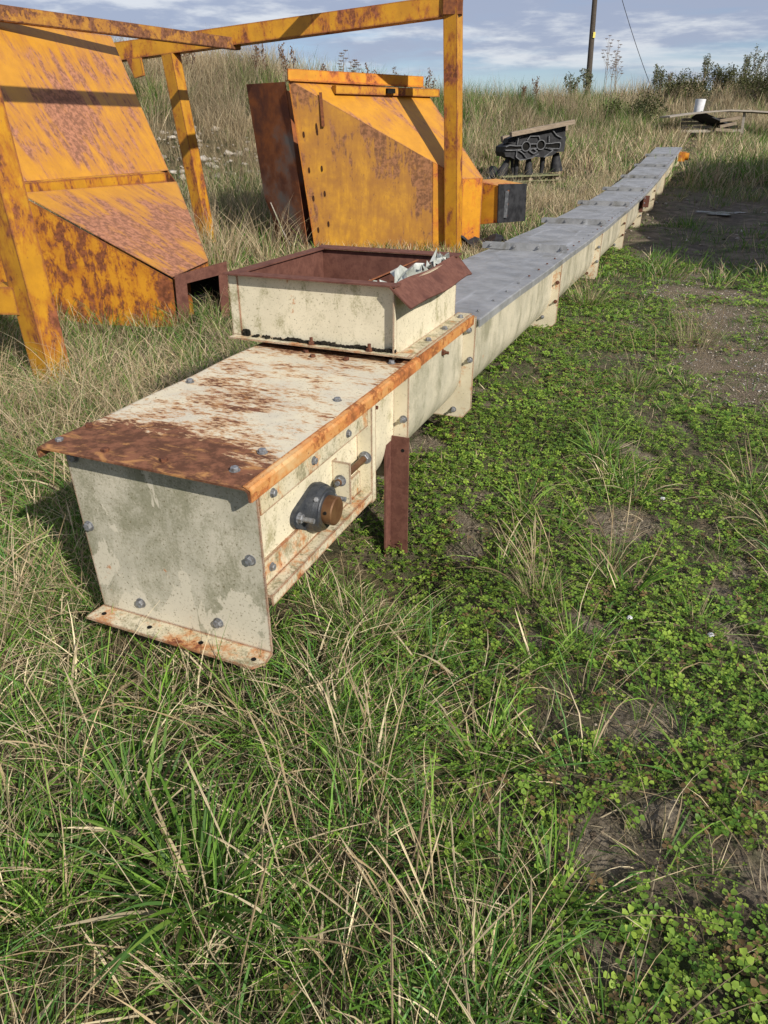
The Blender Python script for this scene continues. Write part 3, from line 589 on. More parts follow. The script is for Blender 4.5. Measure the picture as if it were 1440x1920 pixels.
# second hopper
h2=thing('hopper',(-4.2,10.9,-.08),'orange hopper with dull stained side wall and bare rusty end, behind the frame post','hopper','orange hoppers')
A0=(-5.374,9.681,2.092);A1=(-4.083,11.405,2.037);B=(-3.581,10.423,1.121);A2=(-2.974,10.877,.903);A3=(-3.181,10.591,.906);BL=(-5.124,9.784,-.15);BR=(-3.548,10.436,-.12);A3b=(-3.181,10.593,-.1);A2b=(-2.974,10.877,-.1)
plate(h2,'slope_panel',[A0,B,A3,A2,A1],'orange_slope',-.01)
plate(h2,'side_wall',[BL,BR,B,A0],'orange_dull',-.012)
plate(h2,'corner_wall',[(BR[0]+.004,BR[1]+.002,BR[2]),A3b,A3,(B[0]+.004,B[1]+.002,B[2])],'orange',-.012)
plate(h2,'end_wall',[A3b,A2b,A2,A3],'orange',-.01)
plate(h2,'side_wall',[A2b,(-4.083,11.405,-.1),A1,A2],'orange_dull',.01)
L0=(-6.263,10.071,2.078);L1=(-6.133,10.125,.613);L2=(-5.776,10.056,-.10);L3=(-5.25,9.80,-.12);L0b=(-5.44,9.716,2.075)
plate(h2,'rusty_end_panel',[L0,L1,L2,L3,L0b],'burnt',.012)
plate(h2,'rear_wall',[(L0[0],L0[1]+.02,2.06),(L0[0]+.3,12.6,2.0),(L0[0]+.4,12.6,-.1),(-6.0,10.2,-.1)],'burnt',.012)
plate(h2,'rear_wall',[(-5.9,12.6,2.0),(-4.083,11.42,2.03),(-4.083,11.42,-.1),(-5.85,12.6,-.1)],'burnt',.012)
# returned edge flange of the side wall beside the dark gap
u=Vector((.924,.383,0)); nf=Vector((.383,-.924,0))
def onw(x,z,d=.0):
    """point on the side wall plane: x measured along the wall from the upper left corner"""
    t=(z-(-.15))/(2.242); base=Vector(BL).lerp(Vector(A0),t); w=Vector(BR)-Vector(BL); w.z=0; w.normalize(); return base+w*x+Vector((w.y,-w.x,0))*d
MB().prism([onw(.0,-.1,.004),onw(.0,2.05,.004),onw(.0,2.05,.055),onw(.0,-.1,.055)],tuple(u*.010)).build('edge_flange',M['orange'],h2)
for z,dx in ((1.45,.29),(1.0,.28),(.68,.27),(.28,.26),(1.42,.10),(.98,.10),(.62,.10),(.2,.10),(-.02,.12)):
    hgt=.07 if z!=1.45 else .14; a_,b_=onw(dx-.01,z,.006),onw(dx-.006,z+hgt,.006); c_=onw(dx+.013,z+hgt*.5,.006)-onw(dx,z+hgt*.5,.006)
    MB().prism([a_-c_*.5,a_+c_*.6,a_.lerp(b_,.3)+c_*1.0,a_.lerp(b_,.75)+c_*.9,b_+c_*.5,b_-c_*.5,a_.lerp(b_,.7)-c_*.95,a_.lerp(b_,.25)-c_*.9],tuple(nf*.006)).build('painted_slot_hole',M['rust_slot_shade'],h2)  # thin dark ovals on the wall, painting the shade of cut slots
MB().beam((-5.38,9.67,2.15),(-4.10,11.40,2.125),.03,.14).beam((-5.38,9.67,2.085),(-4.10,11.40,2.06),.12,.012).build('top_flange',M['orange'],h2)
r0=Vector((-4.98,10.22,2.02));r1=Vector((-4.22,12.33,2.03)); sl2=Vector((.74,-.28,-.62)).normalized()
rb=MB().beam(Vector((-4.90,10.07,1.99)),Vector((-3.90,11.48,1.985)),.11,.10); rb.build('stiffener',M['orange_frame'],h2)
MB().beam((-4.985,9.83,1.95),(-4.955,9.82,1.55),.04,.016,up=tuple(nf)).build('strap',M['rust2'],h2)
MB().box((-4.37,10.75,1.99),(.13,.13,.06),Matrix.Rotation(-.62,3,'Z')).build('hinge_block',M['hole'],h2)
c0,c1,c2,c3=Vector((-3.20,11.03,.861)),Vector((-2.766,10.976,.805)),Vector((-2.746,10.985,.306)),Vector((-3.17,11.04,.249)); dv=Vector((.25,.55,0))
MB().prism([c0,c1,c2,c3],tuple(dv)).build('outlet_box',M['orange'],h2)
k=Vector((.262,.58,0)); fb=MB().prism([c1+Vector((.006,-.03,.02)),c1+k+Vector((.006,.03,.0)),c2+k+Vector((.006,.03,-.02)),c2+Vector((.006,-.03,0))],(.016,-.004,0)); ob=fb.build('outlet_flange',M['black'],h2)
for zz in (.72,.55,.39): bolt(ob,c1+k*.3+Vector((.022,0,zz-.805)),(1,-.25,0),.022,'rust2',True)
MB().box((-2.66,11.1,.55),(.05,.05,.36),Matrix.Rotation(.3,3,'Z')).build('hose_clip',M['blackedge'],h2)
def mat_scrap():
    b=MB(); n=9; vs=[]; cx,cy_=-2.95,10.72; z0=float(gz(cx,cy_))
    for i in range(n):
        for j in range(5):
            vs.append((cx-.35+i*.09+.02*math.sin(j*2),cy_-.2+j*.10,z0+.13+.05*math.sin(i*1.1)+.05*math.cos(j*1.4+i*.5)))
    b.add(vs,[(i*5+j,i*5+j+1,(i+1)*5+j+1,(i+1)*5+j) for i in range(n-1) for j in range(4)]); o=b.build('rubber_mat',M['black']); m=o.modifiers.new('t','SOLIDIFY'); m.thickness=.03
    tag(o,'crumpled black rubber sheet on the grass under the far hopper outlet','rubber mat')
mat_scrap()
st=MB().tube([(-5.98,10.02,.55),(-5.72,9.88,.18),(-5.55,9.8,-.02)],.010,6).build('white_stick',M['wood2']); tag(st,'thin pale stick leaning on the rusty end of the far hopper','stick')
#CASTINGS
def castings():
    fx,fy=math.cos(.755-YAW+.02),math.sin(.755-YAW+.02)
    ox,oy=-4.82,19.65; ux=Vector((.73,.68,0)); ux=Vector((math.cos(YAW)*.97-math.sin(YAW)*.24,math.sin(YAW)*.97+math.cos(YAW)*.24,.0)); vx=Vector((-ux.y,ux.x,0)); O=Vector((ox,oy,0)); g=.33
    P=lambda a,d,z:O+ux*a+vx*d+Vector((0,0,g+z+.02*a))
    # picture scale 1440 px -> about 1.96 m wide ; helper from picture coordinates
    S=2.38/1440.
    Q=lambda x,y,d=0:P((x-170)*S*1.04,d,(960-y)*S*1.0+.10)
    pal=thing('pallet',tuple(P(.8,.3,0)),'mossy wooden pallet in the grass under the black castings','pallet')
    b=MB()
    for d in (0,.2,.4,.6,.8): b.beam(P(-.05,d,.13),P(1.55,d,.13),.12,.022)
    b.build('deck_board',M['mossy'],pal); b=MB()
    for a in (0,.75,1.5):
        b.beam(P(a,0,.065),P(a,.85,.065),.10,.10)
    b.build('bearer',M['wood'],pal); MB().beam(P(-.05,-.01,.015),P(1.55,-.01,.015),.1,.02).build('bottom_board',M['mossy'],pal)
    cs=thing('casting_stack',tuple(P(.8,.3,.15)),'black steel castings with round openings and flared feet, on the mossy pallet','castings')
    poly=[(170,530),(230,500),(330,470),(350,390),(430,350),(540,350),(880,310),(960,390),(1050,430),(1130,410),(1120,620),(1010,620),(930,670),(790,690),(650,680),(540,710),(400,720),(320,700),(260,670),(190,665),(165,600)]
    # solid body behind, then raised light ribs, then plates painted with the cavities' shade
    MB().prism([Q(x,y,.06) for x,y in poly],tuple(vx*.62)).build('casting_body',M['black'],cs)
    def rib(pts,w=.022,closed=False):
        q=[Q(x,y,.035) for x,y in pts]; b=MB(); q=q+[q[0]] if closed else q
        for i in range(len(q)-1): b.beam(q[i],q[i+1],w,.05,up=tuple(vx))
        return b
    circ=lambda cx,cy,r,n=14:[(cx+r*math.cos(k*2*math.pi/n),cy+r*math.sin(k*2*math.pi/n)) for k in range(n)]
    r=MB()
    for pts,cl in ((circ(490,530,66),True),(circ(725,515,66),True),([(170,530),(230,510),(330,520),(420,520)],False),([(170,575),(300,580),(420,570)],False),([(555,500),(660,500)],False),([(555,560),(660,560)],False),([(795,500),(900,500),(960,490),(1030,490),(1040,530),(1030,575),(950,575),(800,560)],False),
        ([(350,500),(360,410),(430,390)],False),([(500,450),(540,395),(680,395),(700,440)],False),([(840,395),(850,480)],False),([(880,310),(960,390),(1050,430)],False),([(350,580),(345,670),(410,715),(520,705),(460,630),(400,590)],True),([(545,590),(600,560),(680,600),(620,635)],True),([(470,640),(520,700),(600,690),(700,640)],False),([(790,690),(930,590),(820,560)],False),([(540,350),(880,310)],False)):
        q=rib(pts,.022,cl); r.add(q.v,q.f)
    r.build('casting_rib',M['blackedge'],cs)
    d=MB()
    for cx,cy in ((490,530),(725,515)): d.cyl(Q(cx,cy,.05),Q(cx,cy,.058),60*S,n=20)
    for pts in ([(180,540),(330,530),(420,540),(420,560),(180,560)],[(560,515),(660,515),(660,548),(560,548)],[(800,515),(1025,505),(1025,560),(800,550)]): d.prism([Q(x,y,.052) for x,y in pts],tuple(vx*.007))
    d.build('painted_casting_opening',M['hole'],cs)  # near-black plates on the solid body paint the shade of openings
    for (xa,ya,xb,yb,w0,w1) in ((430,710,430,940,.055,.05),(300,690,180,960,.05,.13),(620,690,640,930,.05,.11),(850,680,850,920,.06,.045),(1060,640,1090,900,.07,.15),(350,680,380,920,.04,.03)):
        MB().cyl(Q(xa,ya,.30),Q(xb,yb,.30),w0*1.15,w1*1.15,14).build('foot',M['black'],cs)
    MB().box(P(-.1,.5,.2),(.25,.3,.24),Matrix.Rotation(.6,3,'Z')@Matrix.Rotation(.7,3,'Y')).cyl(P(-.28,.4,.05),P(-.05,.5,.3),.05,.10,10).build('loose_casting',M['black'],cs)
    b1=MB().beam(Q(225,365,-.02),Q(1200,215,-.02),.16,.10); tag(b1.build('timber_beam',M['wood']),'front weathered timber beam lying along the top of the black castings','timber beam','timber beams on the castings')
    b2=MB().beam(Q(215,430,.50),Q(1250,290,.50),.16,.13); tag(b2.build('timber_beam',M['wood']),'rear lower timber beam lying on the black castings behind the front beam','timber beam','timber beams on the castings')
    tag(MB().prism([Q(x,y,.12) for x,y in((230,420),(350,380),(900,300),(1125,250),(1130,420),(1040,430),(950,380),(880,320),(540,350),(400,400),(300,480),(215,480))],tuple(vx*.35)).build('casting_body',M['black'],cs))
castings()
#FAR TIMBER STACK
def stack():
    g=1.38; P=lambda x,y,z:Vector((*xy(x,y),g+z))
    lx=lambda px,f:(px-720)/1511.*f*1.0
    t=thing('timber_stack',tuple(P(lx(1320,30),30,0)),'distant pile of grey timber and boards at the foot of the right bank','timber stack')
    z0=lambda py,f:1.5-(py-245)/1511.*f-g
    f=30; zz=lambda py:(245-py)*f/1511.*.93+1.5-g
    b=MB()
    for k in range(4): b.beam(P(lx(1275,f)+.1*k,f+.25*k,.10+.13*k),P(lx(1395,f)-.15*k,f+.2+.2*k,.12+.13*k),.2,.09)
    b.build('plank_pile',M['wood2'],t)
    b=MB()
    for (a,y0,c,y1) in ((1340,228,1375,222),(1342,238,1370,232),(1335,243,1366,245)): b.beam(P(lx(a,f),f-.25,zz(y0)),P(lx(c,f),f-.3,zz(y1)),.2,.10)
    b.build('offcut',M['wood'],t)
    MB().beam(P(lx(1385,f),f-.3,zz(250)),P(lx(1382,f),f-.3,zz(212)),.09,.09,up=(0,1,0)).build('stake',M['wood2'],t)
    MB().beam(P(lx(1300,f),f,zz(217)),P(lx(1360,f),f,zz(240)),.7,.05,up=(0,.3,1)).build('dark_sheet',M['black'],t)
    pts=[(1242,221),(1280,216),(1318,212),(1350,210),(1390,211),(1440,214),(1490,219)]
    b=MB()
    for i in range(len(pts)-1): b.beam(P(lx(pts[i][0],f),f,zz(pts[i][1])),P(lx(pts[i+1][0],f),f,zz(pts[i+1][1])),1.1,.05)
    tag(b.build('sheet_panel',M['wood2']),'long bowed grey sheet resting on top of the distant timber pile','sheet')
    w=MB().cyl(P(lx(1302.5,30.9),30.9,(245-215)*30.9/1511.*.93+1.5-g),P(lx(1303.5,30.9),30.9,(245-190)*30.9/1511.*.93+1.5-g),.165,.19,20); tag(w.build('plastic_drum',M['white']),'small white plastic drum standing behind the bowed grey sheet','drum')
stack()
#POLE
def pole():
    x0,y0=xy(14.94,60); x1,y1=xy(14.40,60)
    t=thing('utility_pole',(x0,y0,2.2),'dark wooden utility pole rising behind the grassy bank','utility pole')
    MB().cyl((x0,y0,1.2),(x1,y1,13.5),.22,.15,14).build('shaft',M['pole'],t)
    n=solid('yellow_plate',(.7,.6,.12),(.6,.5,.1)); 
    a=Vector((x0,y0,0)).lerp(Vector((x1,y1,0)),.5); fhx,fhy=-sy,cy
    MB().box((a.x-fhx*.2+.10,a.y-fhy*.2,7.42),(.16,.03,.34),Matrix.Rotation(YAW,3,'Z')).build('warning_plate',n,t)
    b=MB(); e=Vector((*xy(20.0,60),3.3)); s=Vector((*xy(14.9,60),12.6))
    pts=[s.lerp(e,k/14)-Vector((0,0,.35*math.sin(math.pi*k/14))) for k in range(15)]
    tag(MB().tube(pts,.022,5).build('overhead_wire',M['black']),'thin dark wire slanting down behind the bank to the right of the pole','wire')
pole()
#VEGETATION
rng=np.random.RandomState(11)
class Blades:
    def __init__(s): s.co=[];s.q=[];s.c=[];s.n=0
    def add(s,base,L,w,az,tilt,bend,col,K=3,prof=None,tipmul=1.25,twist=None,azb=0.0):
        N=len(base)
        if N==0: return
        t=np.linspace(0,1,K+1); prof=np.interp(t,[0,.5,1],[.8,1,.12]) if prof is None else np.asarray(prof,float)
        th=tilt[:,None]+bend[:,None]*((t[None,:-1]+.5/K)**1.3); a=az[:,None]+azb*rng.randn(N,1)*t[None,:-1]
        dl=(L/K)[:,None]; d=np.stack([np.sin(th)*np.cos(a)*dl,np.sin(th)*np.sin(a)*dl,np.cos(th)*dl],-1)
        P=np.concatenate([np.zeros((N,1,3)),np.cumsum(d,1)],1)+base[:,None,:]
        tw=rng.uniform(-1.2,1.2,N) if twist is None else twist
        dd=np.concatenate([d,d[:,-1:]],1)/dl[:,:,None]; side=np.stack([-np.sin(az),np.cos(az),np.zeros(N)],-1)[:,None,:].repeat(K+1,1)
        nr=np.cross(dd,side); sd=side*np.cos(tw)[:,None,None]+nr*np.sin(tw)[:,None,None]
        off=sd*(w[:,None]*prof[None,:]/2)[:,:,None]
        V=np.stack([P-off,P+off],2).reshape(-1,3)
        b=(np.arange(N)*(K+1)*2)[:,None]+(np.arange(K)*2)[None,:]+s.n
        q=np.stack([b,b+1,b+3,b+2],-1).reshape(-1,4)
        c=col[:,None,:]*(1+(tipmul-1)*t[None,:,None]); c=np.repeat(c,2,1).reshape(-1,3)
        s.co.append(V.astype(np.float32)); s.q.append(q.astype(np.int32)); s.c.append(np.clip(c,0,1).astype(np.float32)); s.n+=len(V)
    def build(s,name,mat='blade'):
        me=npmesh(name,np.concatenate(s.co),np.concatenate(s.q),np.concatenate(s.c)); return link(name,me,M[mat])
GREEN=np.array([[.085,.175,.022],[.125,.235,.030],[.055,.13,.020],[.155,.25,.045],[.085,.185,.045]])
STRAW=np.array([[.46,.37,.23],[.38,.29,.17],[.56,.47,.31],[.29,.22,.135],[.43,.36,.235]])
def colors(N,straw,seedmul=.22):
    i=rng.randint(0,5,N); g=GREEN[i]; s=STRAW[i]; m=(rng.rand(N)<straw)[:,None]; c=np.where(m,s,g); return c*(1+seedmul*rng.randn(N,1)).clip(.55,1.5)
def wedge(f0,f1,dens,half=.58,pad=.5,pw=1.0):
    if f0<5: pad=max(pad,1.15)
    """uniform random points in the view wedge"""
    A=(f1-f0)*(half*(f0+f1)/2+pad)*2; n=int(A*dens*1.02)
    f=rng.uniform(f0,f1,int(n*2.2)); m=rng.rand(len(f))<(half*f+pad)/(half*f1+pad); f=f[m][:n]
    la=rng.uniform(-1,1,len(f))*(half*f+pad); return xy(la,f)+(la,f)
def inside(x,y):
    """footprints kept free of plants"""
    a=(x>-1.70)&(x<-1.28)&(y>1.50)&(y<26)
    h=(x>-7.6)&(x<-4.46)&(y>5.62+(x+4.46)*.176)&(y<6.33+(-4.56-x)*.95)&(y<8.2)
    la,f=latf(x,y); h2=(x>-6.1)&(x<-3.1)&(f>11.05)&(y>9.7+(x+5.4)*.40)&(y<12.4)&(x+.25*y<-.3)
    la,f=latf(x,y); pu=((la-6.95)/.75)**2+((f-15.5)/1.1)**2<1
    return a|h|h2|pu
def tufts(B,x,y,per,spread,Lr,wr,tr,br,straw,K,gmul=1,strawfn=None,azbias=None,tipmul=1.25,prof=None,lodh=None):
    n=len(x); cnt=np.maximum(1,(per*(.4+1.2*rng.rand(n))).astype(int)); idx=np.repeat(np.arange(n),cnt); N=len(idx)
    r=spread*np.sqrt(rng.rand(N)); a=rng.rand(N)*2*math.pi; bx=x[idx]+r*np.cos(a); by=y[idx]+r*np.sin(a)
    k=~inside(bx,by)&~((np.abs(bx+4.3)<.9)&(np.abs(by-19.9)<1.3)&(rng.rand(N)<.8)); idx=idx[k];a=a[k];r=r[k];bx=bx[k];by=by[k];N=len(bx)
    if azbias is not None: a=azbias+rng.randn(N)*.9
    bz=gz(bx,by)-.01; hs=(.65+.7*rng.rand(n))[idx]
    L=rng.uniform(*Lr,N)*hs; 
    L=np.where((bx>-1.0)&(bx<-.55)&(by>2.0),np.minimum(L,.05+.04*rng.rand(len(L))),L); L=np.where((bx>-6.0)&(bx<-2.6)&(by>16.6)&(by<22),np.minimum(L,.16),L); L=np.where((bx>-5.2)&(bx<-1.6)&(by>7.0)&(by<11.8)&(bx<-1.7),np.minimum(L,.15+.1*rng.rand(len(L))),L); L=np.where((bx>-1.72)&(bx<-.98)&(by>1.5)&(by<20),np.minimum(L,.09),L)
    st=straw if strawfn is None else strawfn(bx,by)
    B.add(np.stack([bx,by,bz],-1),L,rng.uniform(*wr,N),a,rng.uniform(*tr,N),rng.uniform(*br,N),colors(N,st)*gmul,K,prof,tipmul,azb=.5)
def lit(x,y): return fbm(x,y,1.1,80)
# --- near meadow -------------------------------------------------
B=Blades()
x,y,la,f=wedge(.25,3.6,130); Z=zones(x,y); k=(rng.rand(len(x))<(1-Z['right']*.90))&(Z['soil']<.5); x,y,la,f=x[k],y[k],la[k],f[k]; kk=rng.rand(len(x))<.35+1.0*(fbm(x,y,.32,170,3)>.46)
tufts(B,x[kk],y[kk],27,.06,(.08,.27),(.0018,.0055),(.1,.9),(.3,1.5),.20,4,1.15)
k=rng.rand(len(x))<.9
tufts(B,x[k],y[k],13,.08,(.10,.36),(.0012,.0032),(.4,1.25),(.1,1.3),.95,5,1.02)
k=rng.rand(len(x))<.30; tufts(B,x[k],y[k],14,.04,(.12,.30),(.004,.0085),(.3,1.1),(.2,1.1),.12,5,1.05)
x,y,la,f=wedge(.25,3.6,420); Z=zones(x,y); k=(rng.rand(len(x))<.42+.58*(1-Z['right'])); 
tufts(B,x[k],y[k],9,.10,(.03,.15),(.001,.0035),(1.15,1.6),(-.2,.3),.85,3,.60)   # dead thatch on the ground
# --- short grass among the clover ----------------------------------
x,y,la,f=wedge(.25,6.5,55); Z=zones(x,y); k=(Z['right']>.4)&(rng.rand(len(x))<(fbm(x,y,.5,71)-.42)*3.0)&(Z['gravel']<.4); 
tufts(B,x[k],y[k],16,.035,(.04,.13),(.0012,.0026),(.1,.9),(.1,.9),.30,3,1.0)
x,y,la,f=wedge(2.0,8,120); Z=zones(x,y); k=(Z['right']>.4)&(Z['gravel']<.85)&(rng.rand(len(x))<.9); tufts(B,x[k],y[k],12,.10,(.02,.09),(.0015,.0032),(.7,1.6),(-.2,.4),.72,2,.95)   # matted litter
x,y,la,f=wedge(.6,5.5,16); Z=zones(x,y); k=(Z['right']>.4)&(Z['gravel']<.5)&(fbm(x,y,.9,160)>.5); tufts(B,x[k],y[k],40,.045,(.03,.10),(.0012,.0024),(.05,1.1),(.1,.8),.25,3,1.1)
B.build('grass'); o=bpy.context.scene.objects['grass']; tag(o,'green and straw coloured meadow grass in the foreground','grass',None,'stuff')
# --- middle meadow -------------------------------------------------
B=Blades()
x,y,la,f=wedge(3.2,9,75,.56); Z=zones(x,y); L_=(x<-1.55); dens=np.clip(1.3-f/11,.35,1); k=L_&(rng.rand(len(x))<dens); 
tufts(B,x[k],y[k],15,.09,(.12,.32),(.0032,.006),(.1,.6),(.2,1.1),.30,3,.9)
k&=rng.rand(len(x))<np.where((x<-2.6)&(y<6.5),.75,1); sh=(x<-2.8)&(y<6.2)
tufts(B,x[k&~sh],y[k&~sh],10,.10,(.25,.55),(.0022,.0042),(.05,.6),(.5,2.1),.96,5,1.0)
tufts(B,x[k&sh],y[k&sh],11,.10,(.14,.30),(.0022,.0040),(.05,.7),(.5,2.1),.96,5,1.0)
x,y,la,f=wedge(1.3,5.2,80,.56); k=(x<-1.78)&(y>.7)&(fbm(x,y,.8,91)>.36); tufts(B,x[k],y[k],10,.10,(.25,.55),(.0018,.0034),(.1,.7),(.5,2.2),.97,6,1.05)
x,y,la,f=wedge(8.5,21,22,.56); Z=zones(x,y); k=(rng.rand(len(x))<np.where(Z['right']>.5,(1.06-Z['gravel'])*.9,1)); k&=(f<Z['D']+1)
stf=lambda a,b:np.clip(.40+.9*(fbm(a,b,2.2,88)-.42)+.25*(latf(a,b)[1]>15)-.35*(a>-1.3)*(latf(a,b)[1]<20),.05,.95)
tufts(B,x[k],y[k],14,.16,(.10,.30),(.006,.011),(.1,.7),(.1,1.0),.3,2,.95,stf)
k2=k&(x<-1.5)&(fbm(x,y,2.0,95)>.38); tufts(B,x[k2],y[k2],9,.2,(.35,.75),(.004,.008),(.05,.45),(.2,1.2),.9,3,.95)
x,y,la,f=wedge(20,34,9,.56); Z=zones(x,y); k=(f<Z['D']+1.5); tufts(B,x[k],y[k],16,.28,(.25,.65),(.012,.022),(.05,.6),(.1,1.0),.6,2,.95,lambda a,b:np.clip(.62+1.2*(fbm(a,b,3,88)-.5),.1,.97))
# sparse growth right of the trough
x,y,la,f=wedge(4.5,15,30,.56); Z=zones(x,y); k=(Z['right']>.5)&(rng.rand(len(x))<(1.22-Z['gravel'])*1.0); tufts(B,x[k],y[k],16,.12,(.03,.11),(.003,.006),(.2,1.1),(.1,.8),.12,2,1.0)
o=B.build('meadow_grass'); tag(o,'pale dry meadow grass around the hoppers and along the far side of the trough','grass',None,'stuff')
# --- bank ------------------------------------------------------------
B=Blades()
for (f0,f1,dn,wm) in ((13.5,22,26,.8),(22,34,13,1.25),(34,47,5,1.9)):
    x,y,la,f=wedge(f0,f1,dn,.58,1.0); Z=zones(x,y); u=(f-Z['D']); k=(u>-1.2)&(u<11); 
    # bare scrape on the near left bank
    bare=np.exp(-(((Z['az']+14)/6)**2+((u-2.2)/1.3)**2)); k&=rng.rand(len(x))>bare*.75
    x,y,la,f,u=x[k],y[k],la[k],f[k],u[k]
    n=fbm(x,y,2.4,101); n2=fbm(x,y,1.0,105)
    sf=lambda a,b:np.clip(.66+1.9*(fbm(a,b,2.4,101)-.5),.12,.96)
    dark=.55+.75*n2
    for lo,hi in ((0,.45),(.45,.55),(.55,1)):
        m=(n2>=lo)&(n2<hi); gm=(.52+.50*(lo+hi)/2)
        tufts(B,x[m],y[m],15,.22,(.18,.48),(.007*wm,.014*wm),(.05,.6),(.1,.9),.6,2,gm,sf)
        tufts(B,x[m],y[m],10,.26,(.40,.85),(.0045*wm,.0085*wm),(.0,.35),(.1,.9),.85,3,gm,lambda a,b:np.clip(sf(a,b)+.15,.2,1))
o=B.build('bank_grass'); tag(o,'tall rough grass covering the earth bank','grass',None,'stuff')
#STALKS
def seedstalks(B,pts,Lr,wr,tr,br,gm=1,az0=None,spread=.9):
    pts=np.asarray(pts); N=len(pts); x,y=pts[:,0],pts[:,1]; a=rng.rand(N)*6.28 if az0 is None else az0+rng.randn(N)*spread
    c=STRAW[rng.randint(0,5,N)]*1.05*gm*(1+.12*rng.randn(N,1))
    K=14; prof=np.array([.55,.55,.5,.5,.5,.45,.45,.5,1.5,1.0,2.0,1.2,1.9,1.0,.3])
    base=np.stack([x,y,gz(x,y)-.01],-1); L=rng.uniform(*Lr,N); w=rng.uniform(*wr,N); t=rng.uniform(*tr,N); b=rng.uniform(*br,N); st=rng.get_state()
    B.add(base,L,w,a,t,b,c,K,prof,1.15,np.zeros(N)); B.add(base,L,w,a,t,b,c*.85,K,prof,1.15,np.full(N,1.57))
B=Blades()
x,y,la,f=wedge(.45,3.2,42); Z=zones(x,y); k=(rng.rand(len(x))<(1-Z['right']*.94)*np.where((Z['la']>-.35)&(Z['la']<.45),1,.45))&~inside(x,y)&(y<1.35)|((x<-1.8)&(y>1.2)); x,y=x[k],y[k]
AZL=math.pi*.5+YAW+.75
seedstalks(B,np.stack([x,y],-1),(.22,.50),(.0022,.0034),(.3,.9),(.2,1.2),1.0,AZL,1.1)
def tuftpts(px,py,n,s): return np.stack([px+rng.randn(n)*s,py+rng.randn(n)*s],-1)
o=B.build('dry_stalks'); tag(o,'long dry seed stalks leaning through the foreground grass','dry stalks',None,'stuff')
#TUFTS as things
def tuft_thing(la,f,label,n,Lr,wr,tr,br,straw,K=6,gm=1,stalks=0,sp=.05,az=None,azs=.9):
    X,Y=xy(la,f); B=Blades(); N=n; r=sp*np.sqrt(rng.rand(N)); a=rng.rand(N)*6.28; bx=X+r*np.cos(a); by=Y+r*np.sin(a)
    if az is not None: a=az+rng.randn(N)*azs
    B.add(np.stack([bx,by,gz(bx,by)-.01],-1),rng.uniform(*Lr,N),rng.uniform(*wr,N),a,rng.uniform(*tr,N),rng.uniform(*br,N),colors(N,straw,.15)*gm,K,None,1.1,azb=.3)
    if stalks: seedstalks(B,tuftpts(X,Y,stalks,sp*.8),(.26,.44),(.0018,.0028),(.1,.6),(.1,.9),1.0,YAW+math.pi*.5+.7,.8)
    o=B.build('grass_tuft'); tag(o,label,'grass tuft','larger grass tufts'); return o
RT_=YAW  # direction to the right of the picture
tuft_thing(-.43,1.02,'broad bladed bright green tuft in the lower left foreground',95,(.18,.38),(.007,.013),(.3,.9),(.2,1.0),.08,8,1.0,0,.05)
tuft_thing(-.62,1.22,'broad bladed tuft at the left edge behind the brightest green tuft',75,(.18,.34),(.006,.011),(.3,.9),(.2,1.0),.12,8,.95,0,.05)
tuft_thing(-.05,1.34,'dense fine green tuft in the middle of the foreground',130,(.10,.24),(.0016,.003),(.2,.9),(.2,1.0),.15,5,1.0,8,.05)
tuft_thing(.10,.86,'dark green fine tuft with dry stalks at the bottom centre',130,(.10,.24),(.0016,.003),(.2,.9),(.2,1.0),.2,5,.9,22,.06)
tuft_thing(.62,2.35,'fine tuft with tall dry stalks arching left over the clover',170,(.08,.20),(.0014,.0026),(.1,.8),(.2,.9),.35,5,1.0,22,.07)
tuft_thing(.98,2.60,'fine tuft with upright dry stalks right of the arching one in the clover',110,(.08,.18),(.0014,.0026),(.1,.8),(.2,.9),.4,5,1.0,12,.06)
tuft_thing(2.05,7.3,'bushy pale green tuft on the bare gravel beside the track',180,(.12,.34),(.003,.006),(.1,.8),(.1,.8),.45,4,1.0,14,.14)
tuft_thing(1.72,4.7,'low round green tuft at the edge of the gravel',260,(.06,.16),(.002,.0035),(.1,1.0),(.1,.8),.35,4,.85,4,.14)
tuft_thing(2.5,5.7,'brown dead weed clump at the right edge above the gravel',130,(.15,.42),(.002,.004),(.05,.7),(.1,.6),.97,4,.7,18,.18)
tuft_thing(.88,1.52,'small spiky green tuft beside the bare soil clods',34,(.05,.12),(.002,.004),(.6,1.2),(.0,.5),.2,4,1.0,0,.02)
